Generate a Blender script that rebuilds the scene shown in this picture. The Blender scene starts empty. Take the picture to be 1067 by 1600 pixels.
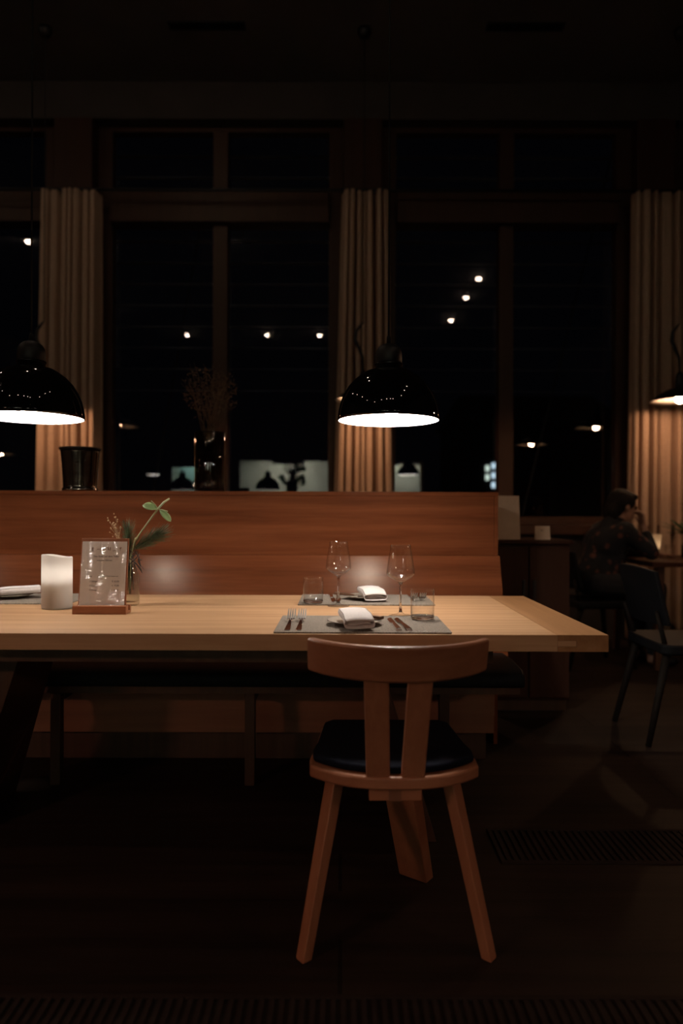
import bpy, bmesh, math, random
from mathutils import Vector, Matrix
PI = math.pi
R = math.radians
rnd = random.Random(7)
S = bpy.context.scene
C = S.collection

# ------------------------------------------------------------------ camera
F, CX, CY, H = 1092.0, 533.5, 800.0, 1.086
cam_d = bpy.data.cameras.new('camera'); cam = bpy.data.objects.new('camera', cam_d); C.objects.link(cam)
cam.location = (0, 0, H); cam.rotation_euler = (R(90), R(-0.2), 0)
cam_d.sensor_fit = 'VERTICAL'; cam_d.sensor_height = 36; cam_d.sensor_width = 24
cam_d.lens = F / 1600 * 36
cam_d.clip_start = 0.02; cam_d.clip_end = 200
cam_d.dof.use_dof = True; cam_d.dof.focus_distance = 2.25; cam_d.dof.aperture_fstop = 1.5
S.camera = cam

# ------------------------------------------------------------------ world, exposure, light levels
W = bpy.data.worlds.new('night'); S.world = W; W.use_nodes = True
W.node_tree.nodes['Background'].inputs[0].default_value = (0.0005, 0.0006, 0.0010, 1)
W.node_tree.nodes['Background'].inputs[1].default_value = 1.0
S.view_settings.view_transform = 'Standard'; S.view_settings.look = 'None'
S.view_settings.exposure = 0.0; S.view_settings.gamma = 1.0
S.cycles.use_denoising = True
S.cycles.max_bounces = 10; S.cycles.transparent_max_bounces = 24
S.cycles.sample_clamp_indirect = 4.0
PENDANT_L = 330.0                     # radiance of the bulbs in the dome pendants over the table
PENDANT_COL = (1.0, 0.90, 0.81)
FILL_W = 33.0                         # fill lamps in pendant form, added behind and beside the camera
FILL_COL = (1.0, 0.49, 0.35)
BULB_L = 230.0                         # bare bulbs of the window-side lamps
BULB_COL = (1.0, 0.56, 0.32)
SPOT_L = 85.0                         # ceiling spots
SPOT_COL = (1.0, 0.74, 0.55)
KITCHEN_W = 170.0                      # work light in the open kitchen
FLAME_L = 76.0                        # radiance of the candle flames

# ------------------------------------------------------------------ materials
def new_mat(name):
    m = bpy.data.materials.new(name); m.use_nodes = True
    nt = m.node_tree
    return m, nt, nt.nodes['Principled BSDF'], nt.nodes['Material Output']

def plain(name, col, rough=0.6, metal=0.0, spec=0.5, noise=0.12, nscale=30.0, bump=0.0, coat=0.0, stretch=(1, 1, 1)):
    m, nt, b, out = new_mat(name)
    tc = nt.nodes.new('ShaderNodeTexCoord'); mp = nt.nodes.new('ShaderNodeMapping')
    mp.inputs['Scale'].default_value = stretch
    nz = nt.nodes.new('ShaderNodeTexNoise'); nz.inputs['Scale'].default_value = nscale; nz.inputs['Detail'].default_value = 4
    nt.links.new(tc.outputs['Object'], mp.inputs[0]); nt.links.new(mp.outputs[0], nz.inputs['Vector'])
    rp = nt.nodes.new('ShaderNodeValToRGB')
    lo = [c * (1 - noise) for c in col]; hi = [min(1, c * (1 + noise)) for c in col]
    rp.color_ramp.elements[0].color = (*lo, 1); rp.color_ramp.elements[1].color = (*hi, 1)
    rp.color_ramp.elements[0].position = 0.3; rp.color_ramp.elements[1].position = 0.7
    nt.links.new(nz.outputs['Fac'], rp.inputs[0]); nt.links.new(rp.outputs[0], b.inputs['Base Color'])
    b.inputs['Roughness'].default_value = rough; b.inputs['Metallic'].default_value = metal
    b.inputs['Specular IOR Level'].default_value = spec
    b.inputs['Coat Weight'].default_value = coat
    if bump:
        bp = nt.nodes.new('ShaderNodeBump'); bp.inputs['Strength'].default_value = bump; bp.inputs['Distance'].default_value = 0.002
        nt.links.new(nz.outputs['Fac'], bp.inputs['Height']); nt.links.new(bp.outputs[0], b.inputs['Normal'])
    return m

def wood(name, dark, light, axis='x', scale=1.0, rough=0.45, spec=0.5, coat=0.0, board=0.0):
    m, nt, b, out = new_mat(name)
    L = nt.links
    tc = nt.nodes.new('ShaderNodeTexCoord'); mp = nt.nodes.new('ShaderNodeMapping')
    s = {'x': (0.7, 14, 14), 'y': (14, 0.7, 14), 'z': (14, 14, 0.7)}[axis]
    mp.inputs['Scale'].default_value = [v * scale for v in s]
    L.new(tc.outputs['Object'], mp.inputs[0])
    n1 = nt.nodes.new('ShaderNodeTexNoise'); n1.inputs['Scale'].default_value = 1.6; n1.inputs['Detail'].default_value = 6; n1.inputs['Distortion'].default_value = 0.6
    n2 = nt.nodes.new('ShaderNodeTexNoise'); n2.inputs['Scale'].default_value = 11; n2.inputs['Detail'].default_value = 3
    L.new(mp.outputs[0], n1.inputs['Vector']); L.new(mp.outputs[0], n2.inputs['Vector'])
    mx = nt.nodes.new('ShaderNodeMath'); mx.operation = 'MULTIPLY_ADD'; mx.inputs[1].default_value = 0.35
    L.new(n2.outputs['Fac'], mx.inputs[0]); L.new(n1.outputs['Fac'], mx.inputs[2])
    rp = nt.nodes.new('ShaderNodeValToRGB')
    rp.color_ramp.elements[0].color = (*dark, 1); rp.color_ramp.elements[1].color = (*light, 1)
    rp.color_ramp.elements[0].position = 0.38; rp.color_ramp.elements[1].position = 0.95
    L.new(mx.outputs[0], rp.inputs[0])
    last = rp.outputs[0]
    if board:                                             # tone changes from board to board
        mp2 = nt.nodes.new('ShaderNodeMapping'); mp2.inputs['Scale'].default_value = {'x': (0.35, board, 0.0), 'y': (board, 0.35, 0.0), 'z': (board, 0, 0.35)}[axis]
        L.new(tc.outputs['Object'], mp2.inputs[0])
        br = nt.nodes.new('ShaderNodeTexBrick'); br.inputs['Scale'].default_value = 1.0
        br.inputs['Color1'].default_value = (0.78, 0.78, 0.78, 1); br.inputs['Color2'].default_value = (1.15, 1.15, 1.15, 1)
        br.inputs['Mortar'].default_value = (0.35, 0.35, 0.35, 1); br.inputs['Mortar Size'].default_value = 0.002
        br.inputs['Brick Width'].default_value = 0.9; br.inputs['Row Height'].default_value = 1.0
        L.new(mp2.outputs[0], br.inputs['Vector'])
        mul = nt.nodes.new('ShaderNodeMix'); mul.data_type = 'RGBA'; mul.blend_type = 'MULTIPLY'; mul.inputs[0].default_value = 1
        L.new(last, mul.inputs[6]); L.new(br.outputs['Color'], mul.inputs[7]); last = mul.outputs[2]
    L.new(last, b.inputs['Base Color'])
    b.inputs['Roughness'].default_value = rough; b.inputs['Specular IOR Level'].default_value = spec
    b.inputs['Coat Weight'].default_value = coat; b.inputs['Coat Roughness'].default_value = 0.25
    b.inputs['Specular Tint'].default_value = (1.0, 0.88, 0.74, 1)
    bp = nt.nodes.new('ShaderNodeBump'); bp.inputs['Strength'].default_value = 0.08; bp.inputs['Distance'].default_value = 0.001
    L.new(n2.outputs['Fac'], bp.inputs['Height']); L.new(bp.outputs[0], b.inputs['Normal'])
    return m

def emit(name, col, strength):
    m, nt, b, out = new_mat(name)
    b.inputs['Base Color'].default_value = (0.8, 0.8, 0.8, 1)
    b.inputs['Emission Color'].default_value = (*col, 1); b.inputs['Emission Strength'].default_value = strength
    return m

def thin_glass(name, tint=(1, 1, 1), ior=1.5, rough=0.0):
    m, nt, b, out = new_mat(name); nt.nodes.remove(b)
    tr = nt.nodes.new('ShaderNodeBsdfTransparent'); tr.inputs[0].default_value = (*tint, 1)
    gl = nt.nodes.new('ShaderNodeBsdfGlossy'); gl.inputs['Roughness'].default_value = rough
    fr = nt.nodes.new('ShaderNodeFresnel')
    ge = nt.nodes.new('ShaderNodeNewGeometry'); io = nt.nodes.new('ShaderNodeMix'); io.data_type = 'FLOAT'
    io.inputs[2].default_value = ior; io.inputs[3].default_value = 1.0 / ior
    nt.links.new(ge.outputs['Backfacing'], io.inputs[0]); nt.links.new(io.outputs[0], fr.inputs[0])
    mx = nt.nodes.new('ShaderNodeMixShader')
    nt.links.new(fr.outputs[0], mx.inputs[0]); nt.links.new(tr.outputs[0], mx.inputs[1]); nt.links.new(gl.outputs[0], mx.inputs[2])
    nt.links.new(mx.outputs[0], out.inputs[0])
    return m

def wax(name, col):
    m, nt, b, out = new_mat(name); nt.nodes.remove(b)
    tc = nt.nodes.new('ShaderNodeTexCoord'); nz = nt.nodes.new('ShaderNodeTexNoise'); nz.inputs['Scale'].default_value = 22
    rp = nt.nodes.new('ShaderNodeValToRGB')
    rp.color_ramp.elements[0].color = (*[c * .93 for c in col], 1); rp.color_ramp.elements[1].color = (*col, 1)
    nt.links.new(tc.outputs['Object'], nz.inputs['Vector']); nt.links.new(nz.outputs['Fac'], rp.inputs[0])
    df = nt.nodes.new('ShaderNodeBsdfDiffuse'); tl = nt.nodes.new('ShaderNodeBsdfTranslucent')
    nt.links.new(rp.outputs[0], df.inputs[0]); nt.links.new(rp.outputs[0], tl.inputs[0])
    mx = nt.nodes.new('ShaderNodeMixShader'); mx.inputs[0].default_value = 0.45
    nt.links.new(df.outputs[0], mx.inputs[1]); nt.links.new(tl.outputs[0], mx.inputs[2]); nt.links.new(mx.outputs[0], out.inputs[0])
    return m

M = {}
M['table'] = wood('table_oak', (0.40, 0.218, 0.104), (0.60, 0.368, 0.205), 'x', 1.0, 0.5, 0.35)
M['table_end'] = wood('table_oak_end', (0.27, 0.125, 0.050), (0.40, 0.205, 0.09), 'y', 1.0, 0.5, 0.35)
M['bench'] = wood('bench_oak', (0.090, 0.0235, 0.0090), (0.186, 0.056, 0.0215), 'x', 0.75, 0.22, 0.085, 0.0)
M['bench_dim'] = wood('bench_base_oak', (0.17, 0.066, 0.038), (0.26, 0.110, 0.06), 'x', 0.6, 0.5)
M['chair'] = wood('chair_oak', (0.28, 0.106, 0.053), (0.42, 0.172, 0.088), 'z', 0.9, 0.33, 0.5, 0.25)
M['chair_x'] = wood('chair_oak_cross', (0.28, 0.106, 0.053), (0.42, 0.172, 0.088), 'x', 0.9, 0.33, 0.5, 0.25)
M['stand'] = wood('menu_stand_wood', (0.22, 0.07, 0.032), (0.34, 0.125, 0.055), 'x', 2.0, 0.45)
M['dark_wood'] = wood('dark_wood', (0.035, 0.016, 0.010), (0.07, 0.032, 0.018), 'z', 0.8, 0.5)
M['black_wood'] = wood('black_stained_wood', (0.005, 0.004, 0.0035), (0.011, 0.008, 0.007), 'z', 0.8, 0.75, 0.2)
M['frame_wood'] = wood('window_frame_wood', (0.026, 0.0075, 0.0045), (0.048, 0.014, 0.0078), 'z', 0.8, 0.5)
M['cabinet'] = wood('cabinet_wood', (0.030, 0.0115, 0.007), (0.052, 0.020, 0.012), 'z', 0.8, 0.6, 0.15)
M['floor'] = wood('floor_planks', (0.009, 0.006, 0.0048), (0.034, 0.022, 0.017), 'x', 0.7, 0.6, 0.15, 0, 4.5)
M['ceiling'] = plain('ceiling_boards', (0.13, 0.125, 0.13), 0.8, noise=0.1, nscale=3)
M['wall'] = plain('dark_plaster', (0.10, 0.075, 0.065), 0.85, nscale=4)
M['beam'] = plain('beam_paint', (0.05, 0.04, 0.036), 0.8, nscale=4)
M['kitchen'] = plain('kitchen_tiles', (0.70, 0.72, 0.62), 0.6, nscale=3, noise=0.06)
M['kitchen_teal'] = plain('kitchen_teal_wall', (0.42, 0.60, 0.54), 0.6, nscale=3, noise=0.06)
M['black_gloss'] = plain('black_enamel', (0.003, 0.003, 0.004), 0.0, spec=0.6, noise=0.02)
M['dark_metal'] = plain('dark_polished_metal', (0.34, 0.30, 0.25), 0.12, 1.0, noise=0.03)
M['black_matt'] = plain('black_metal', (0.006, 0.006, 0.007), 0.45, noise=0.05)
M['cable'] = plain('black_textile_cable', (0.006, 0.006, 0.007), 0.8, nscale=400, bump=0.2)
M['diffuser'] = emit('opal_diffuser', (1, 0.985, 0.985), 0.80)
M['bulb'] = emit('bulb_glow', BULB_COL, BULB_L)
M['dome_bulb'] = emit('dome_bulb_glow', PENDANT_COL, PENDANT_L)
M['dome_bulb_dim'] = emit('dimmed_bulb_glow', PENDANT_COL, PENDANT_L * 0.54)
M['white_lining'] = plain('white_lining', (0.85, 0.84, 0.82), 0.5, noise=0.02)
M['enamel'] = plain('cream_enamel', (0.78, 0.74, 0.66), 0.35, noise=0.04)
M['spot'] = emit('spot_lamp', SPOT_COL, SPOT_L)
M['spot_ring'] = plain('spot_ring_steel', (0.2, 0.2, 0.2), 0.4, 1.0)
M['curtain'] = plain('linen_curtain', (0.53, 0.37, 0.265), 0.9, spec=0.1, noise=0.08, nscale=120, bump=0.15, stretch=(1, 1, 0.3))
M['leather'] = plain('black_leather', (0.004, 0.0045, 0.006), 0.6, spec=0.2, noise=0.15, nscale=140, bump=0.25)
M['navy'] = plain('navy_felt', (0.005, 0.006, 0.012), 0.95, spec=0.1, noise=0.25, nscale=300, bump=0.3)
M['felt'] = plain('grey_felt', (0.225, 0.192, 0.158), 0.95, spec=0.05, noise=0.55, nscale=300, bump=0.3)
M['felt_edge'] = plain('thread', (0.62, 0.58, 0.54), 0.7, noise=0.1)
M['linen'] = plain('white_linen', (0.74, 0.69, 0.66), 0.9, spec=0.1, noise=0.05, nscale=180, bump=0.1)
M['ceramic'] = plain('sand_ceramic', (0.27, 0.235, 0.19), 0.45, noise=0.1, nscale=60)
M['steel'] = plain('polished_steel', (0.60, 0.56, 0.54), 0.14, 1.0, noise=0.03)
M['steel_tines'] = plain('lamp_bright_steel', (0.78, 0.76, 0.74), 0.32, 1.0, noise=0.03)  # paler, rougher copy of the fork steel: lamp gleam put into the colour
M['brownwood'] = wood('butter_knife_wood', (0.07, 0.03, 0.018), (0.13, 0.06, 0.032), 'x', 4.0, 0.35)
M['glass'] = thin_glass('clear_glass', (0.996, 0.996, 0.994), 1.42)
def real_glass():
    m, nt, b, out = new_mat('thick_glass'); nt.nodes.remove(b)
    g = nt.nodes.new('ShaderNodeBsdfGlass'); g.inputs['IOR'].default_value = 1.5; g.inputs['Roughness'].default_value = 0.0
    nt.links.new(g.outputs[0], out.inputs[0]); return m
M['thick_glass'] = real_glass()
M['smoke'] = thin_glass('smoked_glass', (0.30, 0.26, 0.21), 2.1, 0.02)
M['bottle_glass'] = thin_glass('bottle_glass', (0.93, 0.93, 0.90), 1.75)
M['vase_glass'] = thin_glass('tall_vase_glass', (0.50, 0.47, 0.40), 2.0, 0.01)
M['window'] = thin_glass('window_glass', (0.80, 0.83, 0.85), 1.95)
M['wax'] = wax('ivory_wax', (0.73, 0.68, 0.615))
M['wax_solid'] = plain('solid_wax', (0.66, 0.60, 0.52), 0.5, spec=0.3, noise=0.05, nscale=22)
b_ = M['wax_solid'].node_tree.nodes['Principled BSDF']
b_.inputs['Subsurface Weight'].default_value = 1.0; b_.inputs['Subsurface Radius'].default_value = (1.0, 0.75, 0.55); b_.inputs['Subsurface Scale'].default_value = 0.055
M['wax_warm'] = wax('cream_wax', (0.80, 0.69, 0.55))
M['flame'] = emit('flame', (1.0, 0.94, 0.88), FLAME_L)
M['flame_warm'] = emit('flame_warm', (1.0, 0.72, 0.46), FLAME_L * 0.75)
M['wick'] = plain('wick', (0.02, 0.015, 0.012), 0.9)
M['paper'] = plain('menu_paper', (0.88, 0.83, 0.76), 0.8, noise=0.03)
M['cream'] = plain('cream_card', (0.55, 0.39, 0.27), 0.8, noise=0.04)
M['ink'] = plain('brown_ink', (0.10, 0.06, 0.04), 0.8)
M['sepia'] = plain('sepia_print', (0.26, 0.15, 0.09), 0.8)
M['pine'] = plain('pine_needles', (0.05, 0.082, 0.038), 0.5, noise=0.7, nscale=60)
M['twig'] = plain('dark_twig', (0.030, 0.018, 0.012), 0.8, noise=0.3)
M['leaf'] = plain('fresh_leaf', (0.125, 0.18, 0.062), 0.55, noise=0.25, nscale=45)
M['stem'] = plain('pale_stem', (0.30, 0.33, 0.17), 0.55, noise=0.1)
M['dry'] = plain('dried_flower', (0.46, 0.34, 0.20), 0.85, noise=0.3)
M['dry_dark'] = plain('dried_stalks', (0.12, 0.075, 0.05), 0.9, noise=0.4, nscale=12)
M['metal_grille'] = plain('bronze_grille', (0.026, 0.018, 0.015), 0.85, 0.0, 0.1)
M['facade'] = plain('dark_facade', (0.05, 0.05, 0.055), 0.9)
M['louver'] = plain('aluminium_louver', (0.42, 0.44, 0.50), 0.5, 0.0)
M['ground'] = plain('night_asphalt', (0.03, 0.03, 0.032), 0.9)
M['lit_a'] = emit('lit_pane_cool', (0.62, 0.80, 0.92), 1.3)
M['lit_b'] = emit('lit_pane_green', (0.72, 0.86, 0.74), 1.2)
M['skin'] = plain('skin', (0.30, 0.165, 0.115), 0.5, noise=0.05)
M['hair'] = plain('dark_hair', (0.008, 0.006, 0.005), 0.75, spec=0.2, noise=0.3, nscale=80, stretch=(1, 1, 0.1))
M['trousers'] = plain('dark_trousers', (0.012, 0.013, 0.018), 0.9)
M['eye'] = plain('dark_eye', (0.01, 0.008, 0.006), 0.2)
M['lip'] = plain('lip', (0.30, 0.12, 0.09), 0.5)

def shirt_mat():
    m, nt, b, out = new_mat('dark_floral_cloth')
    tc = nt.nodes.new('ShaderNodeTexCoord'); v = nt.nodes.new('ShaderNodeTexVoronoi'); v.inputs['Scale'].default_value = 15
    nt.links.new(tc.outputs['Object'], v.inputs['Vector'])
    rp = nt.nodes.new('ShaderNodeValToRGB'); e = rp.color_ramp.elements
    e[0].color = (0.10, 0.034, 0.022, 1); e[0].position = 0.22; e[1].color = (0.005, 0.0055, 0.008, 1); e[1].position = 0.34
    nt.links.new(v.outputs['Distance'], rp.inputs[0]); nt.links.new(rp.outputs[0], b.inputs['Base Color'])
    b.inputs['Roughness'].default_value = 0.9
    return m
M['shirt'] = shirt_mat()

def sleeve_mat():                                       # crinkled clear plastic sleeve
    m, nt, b, out = new_mat('crinkled_sleeve'); nt.nodes.remove(b)
    L = nt.links
    tc = nt.nodes.new('ShaderNodeTexCoord'); mp = nt.nodes.new('ShaderNodeMapping'); mp.inputs['Scale'].default_value = (14, 1, 95)
    nz = nt.nodes.new('ShaderNodeTexNoise'); nz.inputs['Scale'].default_value = 1.0; nz.inputs['Detail'].default_value = 3; nz.inputs['Distortion'].default_value = 0.4
    L.new(tc.outputs['Object'], mp.inputs[0]); L.new(mp.outputs[0], nz.inputs['Vector'])
    mp2 = nt.nodes.new('ShaderNodeMapping'); mp2.inputs['Scale'].default_value = (34, 1, 9); mp2.inputs['Location'].default_value = (0.9, 0, 0.3)
    nm = nt.nodes.new('ShaderNodeTexNoise'); nm.inputs['Scale'].default_value = 1.0; nm.inputs['Detail'].default_value = 1
    L.new(tc.outputs['Object'], mp2.inputs[0]); L.new(mp2.outputs[0], nm.inputs['Vector'])
    rp = nt.nodes.new('ShaderNodeValToRGB'); rp.color_ramp.elements[0].position = 0.47; rp.color_ramp.elements[1].position = 0.58
    L.new(nm.outputs['Fac'], rp.inputs[0])
    mu = nt.nodes.new('ShaderNodeMath'); mu.operation = 'MULTIPLY'
    L.new(nz.outputs['Fac'], mu.inputs[0]); L.new(rp.outputs[0], mu.inputs[1])
    bp = nt.nodes.new('ShaderNodeBump'); bp.inputs['Strength'].default_value = 1.0; bp.inputs['Distance'].default_value = 0.026
    L.new(mu.outputs[0], bp.inputs['Height'])
    tr = nt.nodes.new('ShaderNodeBsdfTransparent'); gl = nt.nodes.new('ShaderNodeBsdfGlossy'); gl.inputs['Roughness'].default_value = 0.12
    L.new(bp.outputs[0], gl.inputs['Normal'])
    mx = nt.nodes.new('ShaderNodeMixShader'); mx.inputs[0].default_value = 0.07
    L.new(tr.outputs[0], mx.inputs[1]); L.new(gl.outputs[0], mx.inputs[2]); L.new(mx.outputs[0], out.inputs[0])
    return m
M['sleeve'] = sleeve_mat()

# ------------------------------------------------------------------ mesh builders
class MB:
    def __init__(self): self.bm = bmesh.new()
    def mesh(self, verts, faces):
        vs = [self.bm.verts.new(v) for v in verts]
        for f in faces:
            try: self.bm.faces.new([vs[i] for i in f])
            except ValueError: pass
        return vs
    def box(self, x0, x1, y0, y1, z0, z1, mat=None):
        v = [(x, y, z) for x in (x0, x1) for y in (y0, y1) for z in (z0, z1)]
        if mat is not None: v = [tuple(mat @ Vector(p)) for p in v]
        self.mesh(v, [(0, 1, 3, 2), (4, 6, 7, 5), (0, 4, 5, 1), (2, 3, 7, 6), (0, 2, 6, 4), (1, 5, 7, 3)]); return self
    def hexa(self, bottom, top):                        # two quads, corner by corner
        v = list(bottom) + list(top)
        self.mesh(v, [(3, 2, 1, 0), (4, 5, 6, 7), (0, 1, 5, 4), (1, 2, 6, 5), (2, 3, 7, 6), (3, 0, 4, 7)]); return self
    def prism(self, poly, z0, z1, mat=None):            # poly in xy, extruded along z
        n = len(poly)
        v = [(p[0], p[1], z0) for p in poly] + [(p[0], p[1], z1) for p in poly]
        if mat is not None: v = [tuple(mat @ Vector(p)) for p in v]
        f = [tuple(range(n - 1, -1, -1)), tuple(range(n, 2 * n))] + [(i, (i + 1) % n, n + (i + 1) % n, n + i) for i in range(n)]
        self.mesh(v, f); return self
    def lathe(self, prof, seg=40, c=(0, 0, 0), close=False, wob=None):
        rings = []
        for (r, z) in prof:
            if r < 1e-6: rings.append([self.bm.verts.new((c[0], c[1], c[2] + z))])
            else:
                ring = []
                for k in range(seg):
                    a = 2 * PI * k / seg
                    dz = wob(r, z, a) if wob else 0
                    ring.append(self.bm.verts.new((c[0] + r * math.cos(a), c[1] + r * math.sin(a), c[2] + z + dz)))
                rings.append(ring)
        pairs = list(zip(rings, rings[1:])) + ([(rings[-1], rings[0])] if close else [])
        for a, b in pairs:
            for k in range(seg):
                k2 = (k + 1) % seg
                if len(a) == 1 and len(b) == 1: continue
                if len(a) == 1: self.bm.faces.new((a[0], b[k2], b[k]))
                elif len(b) == 1: self.bm.faces.new((a[k], a[k2], b[0]))
                else: self.bm.faces.new((a[k], a[k2], b[k2], b[k]))
        return self
    def tube(self, pts, rad, seg=8, cap=True):
        pts = [Vector(p) for p in pts]
        if not isinstance(rad, (list, tuple)): rad = [rad] * len(pts)
        rings = []; up = None
        for i, p in enumerate(pts):
            t = (pts[min(i + 1, len(pts) - 1)] - pts[max(i - 1, 0)]).normalized()
            if up is None:
                up = Vector((0, 0, 1)) if abs(t.z) < 0.9 else Vector((1, 0, 0))
            n = t.cross(up).normalized(); b = n.cross(t).normalized(); up = b
            rings.append([self.bm.verts.new(p + (n * math.cos(2 * PI * k / seg) + b * math.sin(2 * PI * k / seg)) * rad[i]) for k in range(seg)])
        for a, b in zip(rings, rings[1:]):
            for k in range(seg): self.bm.faces.new((a[k], a[(k + 1) % seg], b[(k + 1) % seg], b[k]))
        if cap:
            self.bm.faces.new(rings[0][::-1]); self.bm.faces.new(rings[-1])
        return self
    def ball(self, c, r, seg=14, mat=None):
        if not isinstance(r, (list, tuple)): r = (r, r, r)
        mm = Matrix.Translation(c) @ (mat if mat is not None else Matrix()) @ Matrix.Diagonal((*r, 1))
        bmesh.ops.create_uvsphere(self.bm, u_segments=seg, v_segments=max(6, seg * 2 // 3), radius=1, matrix=mm); return self
    def limb(self, pts, rad):                           # tapered chain with round joints
        for (a, ra), (b, rb) in zip(zip(pts, rad), zip(pts[1:], rad[1:])):
            self.tube([a, b], [ra, rb], 12)
        for p, r in zip(pts, rad): self.ball(p, r, 12)
        return self
    def sweep(self, sec, path):                         # section polygons given per step: list of 3d polygons
        pass
    def loft(self, polys, cap=True, closed=True):
        rings = [[self.bm.verts.new(p) for p in poly] for poly in polys]
        n = len(rings[0])
        for a, b in zip(rings, rings[1:]):
            for k in range(n if closed else n - 1): self.bm.faces.new((a[k], a[(k + 1) % n], b[(k + 1) % n], b[k]))
        if cap:
            self.bm.faces.new(rings[0][::-1]); self.bm.faces.new(rings[-1])
        return self
    def build(self, name, mat, parent=None, smooth=False, bevel=0.0, bseg=2, loc=None, solid=0.0):
        bmesh.ops.recalc_face_normals(self.bm, faces=self.bm.faces[:])
        me = bpy.data.meshes.new(name); self.bm.to_mesh(me); self.bm.free()
        me.materials.append(mat)
        o = bpy.data.objects.new(name, me); C.objects.link(o)
        if loc is not None: o.location = loc
        if parent is not None: o.parent = parent
        if smooth:
            for p in me.polygons: p.use_smooth = True
        if solid:
            s = o.modifiers.new('thickness', 'SOLIDIFY'); s.thickness = solid; s.offset = 0
        if bevel:
            b = o.modifiers.new('bevel', 'BEVEL'); b.width = bevel; b.segments = bseg; b.limit_method = 'ANGLE'; b.angle_limit = R(35)
            for p in me.polygons: p.use_smooth = True
            b.harden_normals = True
        return o

def tag(o, label=None, cat=None, group=None, kind=None):
    if label: o['label'] = label
    if cat: o['category'] = cat
    if group: o['group'] = group
    if kind: o['kind'] = kind
    return o
def thing(name, label, cat, loc=(0, 0, 0), rz=0.0, group=None):
    o = bpy.data.objects.new(name, None); C.objects.link(o); o.empty_display_size = 0.05
    o.location = loc; o.rotation_euler = (0, 0, rz)
    return tag(o, label, cat, group)
def dup(root, loc, rz=None, label=None, scale=None):
    c = root.copy(); C.objects.link(c); c.location = loc
    if rz is not None: c.rotation_euler = (0, 0, rz)
    if label: c['label'] = label
    if scale: c.scale = (scale,) * 3
    for ch in list(root.children):
        d = ch.copy(); C.objects.link(d); d.parent = c
        for g in list(ch.children):
            e = g.copy(); C.objects.link(e); e.parent = d
    return c
def struct(name, mb, mat, label=None, **k):
    o = mb.build(name, mat, **k); o['kind'] = 'structure'
    if label: o['label'] = label
    return o
def sgroup(name, label=None, loc=(0, 0, 0)):
    o = bpy.data.objects.new(name, None); C.objects.link(o); o.location = loc; o['kind'] = 'structure'
    if label: o['label'] = label
    return o
def lamp(name, kind, energy, col, loc, parent=None, size=0.1, rot=None):
    d = bpy.data.lights.new(name, kind); d.energy = energy; d.color = col
    if kind == 'AREA': d.shape = 'DISK'; d.size = size
    elif kind == 'POINT': d.shadow_soft_size = size
    o = bpy.data.objects.new(name, d); C.objects.link(o); o.location = loc
    if rot: o.rotation_euler = rot
    if parent is not None: o.parent = parent
    return o

# ================================================================== THE ROOM
CEIL = 4.79
XL, XR, YF, YB = -7.0, 5.2, -6.2, 6.0
struct('floor', MB().box(XL, XR, YF - 1.7, YB + 0.35, -0.06, 0), M['floor'])
struct('ceiling', MB().box(XL, XR, YF - 1.7, YB + 0.35, CEIL, CEIL + 0.1), M['ceiling'])
struct('wall_left', MB().box(XL - 0.15, XL, YF - 1.7, YB + 0.35, 0, CEIL), M['wall'])
struct('wall_right', MB().box(XR, XR + 0.15, YF - 1.7, YB + 0.35, 0, CEIL), M['wall'])
w = MB()
w.box(XL, XR, YB + 0.02, YB + 0.30, 0, 0.90); w.box(XL, XR, YB + 0.02, YB + 0.30, 4.47, CEIL)
struct('wall_back', w, M['beam'])
struct('trim_1', MB().box(XL, XR, YB - 0.10, YB + 0.22, 0.90, 0.985), M['frame_wood'], 'red-brown wooden window sill along the window wall', bevel=0.006)
cols = [-4.80, -2.315, 0.175, 2.70]
for i, x in enumerate(cols):
    struct('trim_%d' % (i + 2), MB().box(x - 0.165, x + 0.165, YB, YB + 0.30, 0.985, 4.47), M['frame_wood'], bevel=0.008)
bays = [(XL, cols[0] - 0.165), (cols[0] + 0.165, cols[1] - 0.165), (cols[1] + 0.165, cols[2] - 0.165), (cols[2] + 0.165, cols[3] - 0.165), (cols[3] + 0.165, XR)]
for i, (a, b) in enumerate(bays):
    g = sgroup('window_%d' % (i + 1))
    f = MB(); y0, y1 = YB + 0.14, YB + 0.24
    f.box(a, a + 0.13, y0, y1, 0.985, 4.47); f.box(b - 0.13, b, y0, y1, 0.985, 4.47)
    f.box(a + 0.13, b - 0.13, y0, y1, 0.985, 1.05); f.box(a + 0.13, b - 0.13, y0, y1, 4.42, 4.47)
    f.build('window_frame', M['frame_wood'], g, bevel=0.004)
    MB().box(a + 0.13, b - 0.13, YB + 0.06, y1 + 0.005, 3.60, 3.89).build('transom', M['frame_wood'], g, bevel=0.006)
    mx = (a + b) / 2
    MB().box(mx - 0.066, mx + 0.066, YB + 0.12, y1 + 0.004, 1.05, 4.42).build('mullion', M['frame_wood'], g, bevel=0.006)
    for (p, q) in ((a + 0.13, mx - 0.066), (mx + 0.066, b - 0.13)):
        for (z0, z1) in ((1.05, 3.60), (3.89, 4.42)):
            n = MB(); n.mesh([(p, YB + 0.24, z0), (q, YB + 0.24, z0), (q, YB + 0.24, z1), (p, YB + 0.24, z1)], [(0, 1, 2, 3)])
            n.build('pane', M['window'], g)
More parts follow.
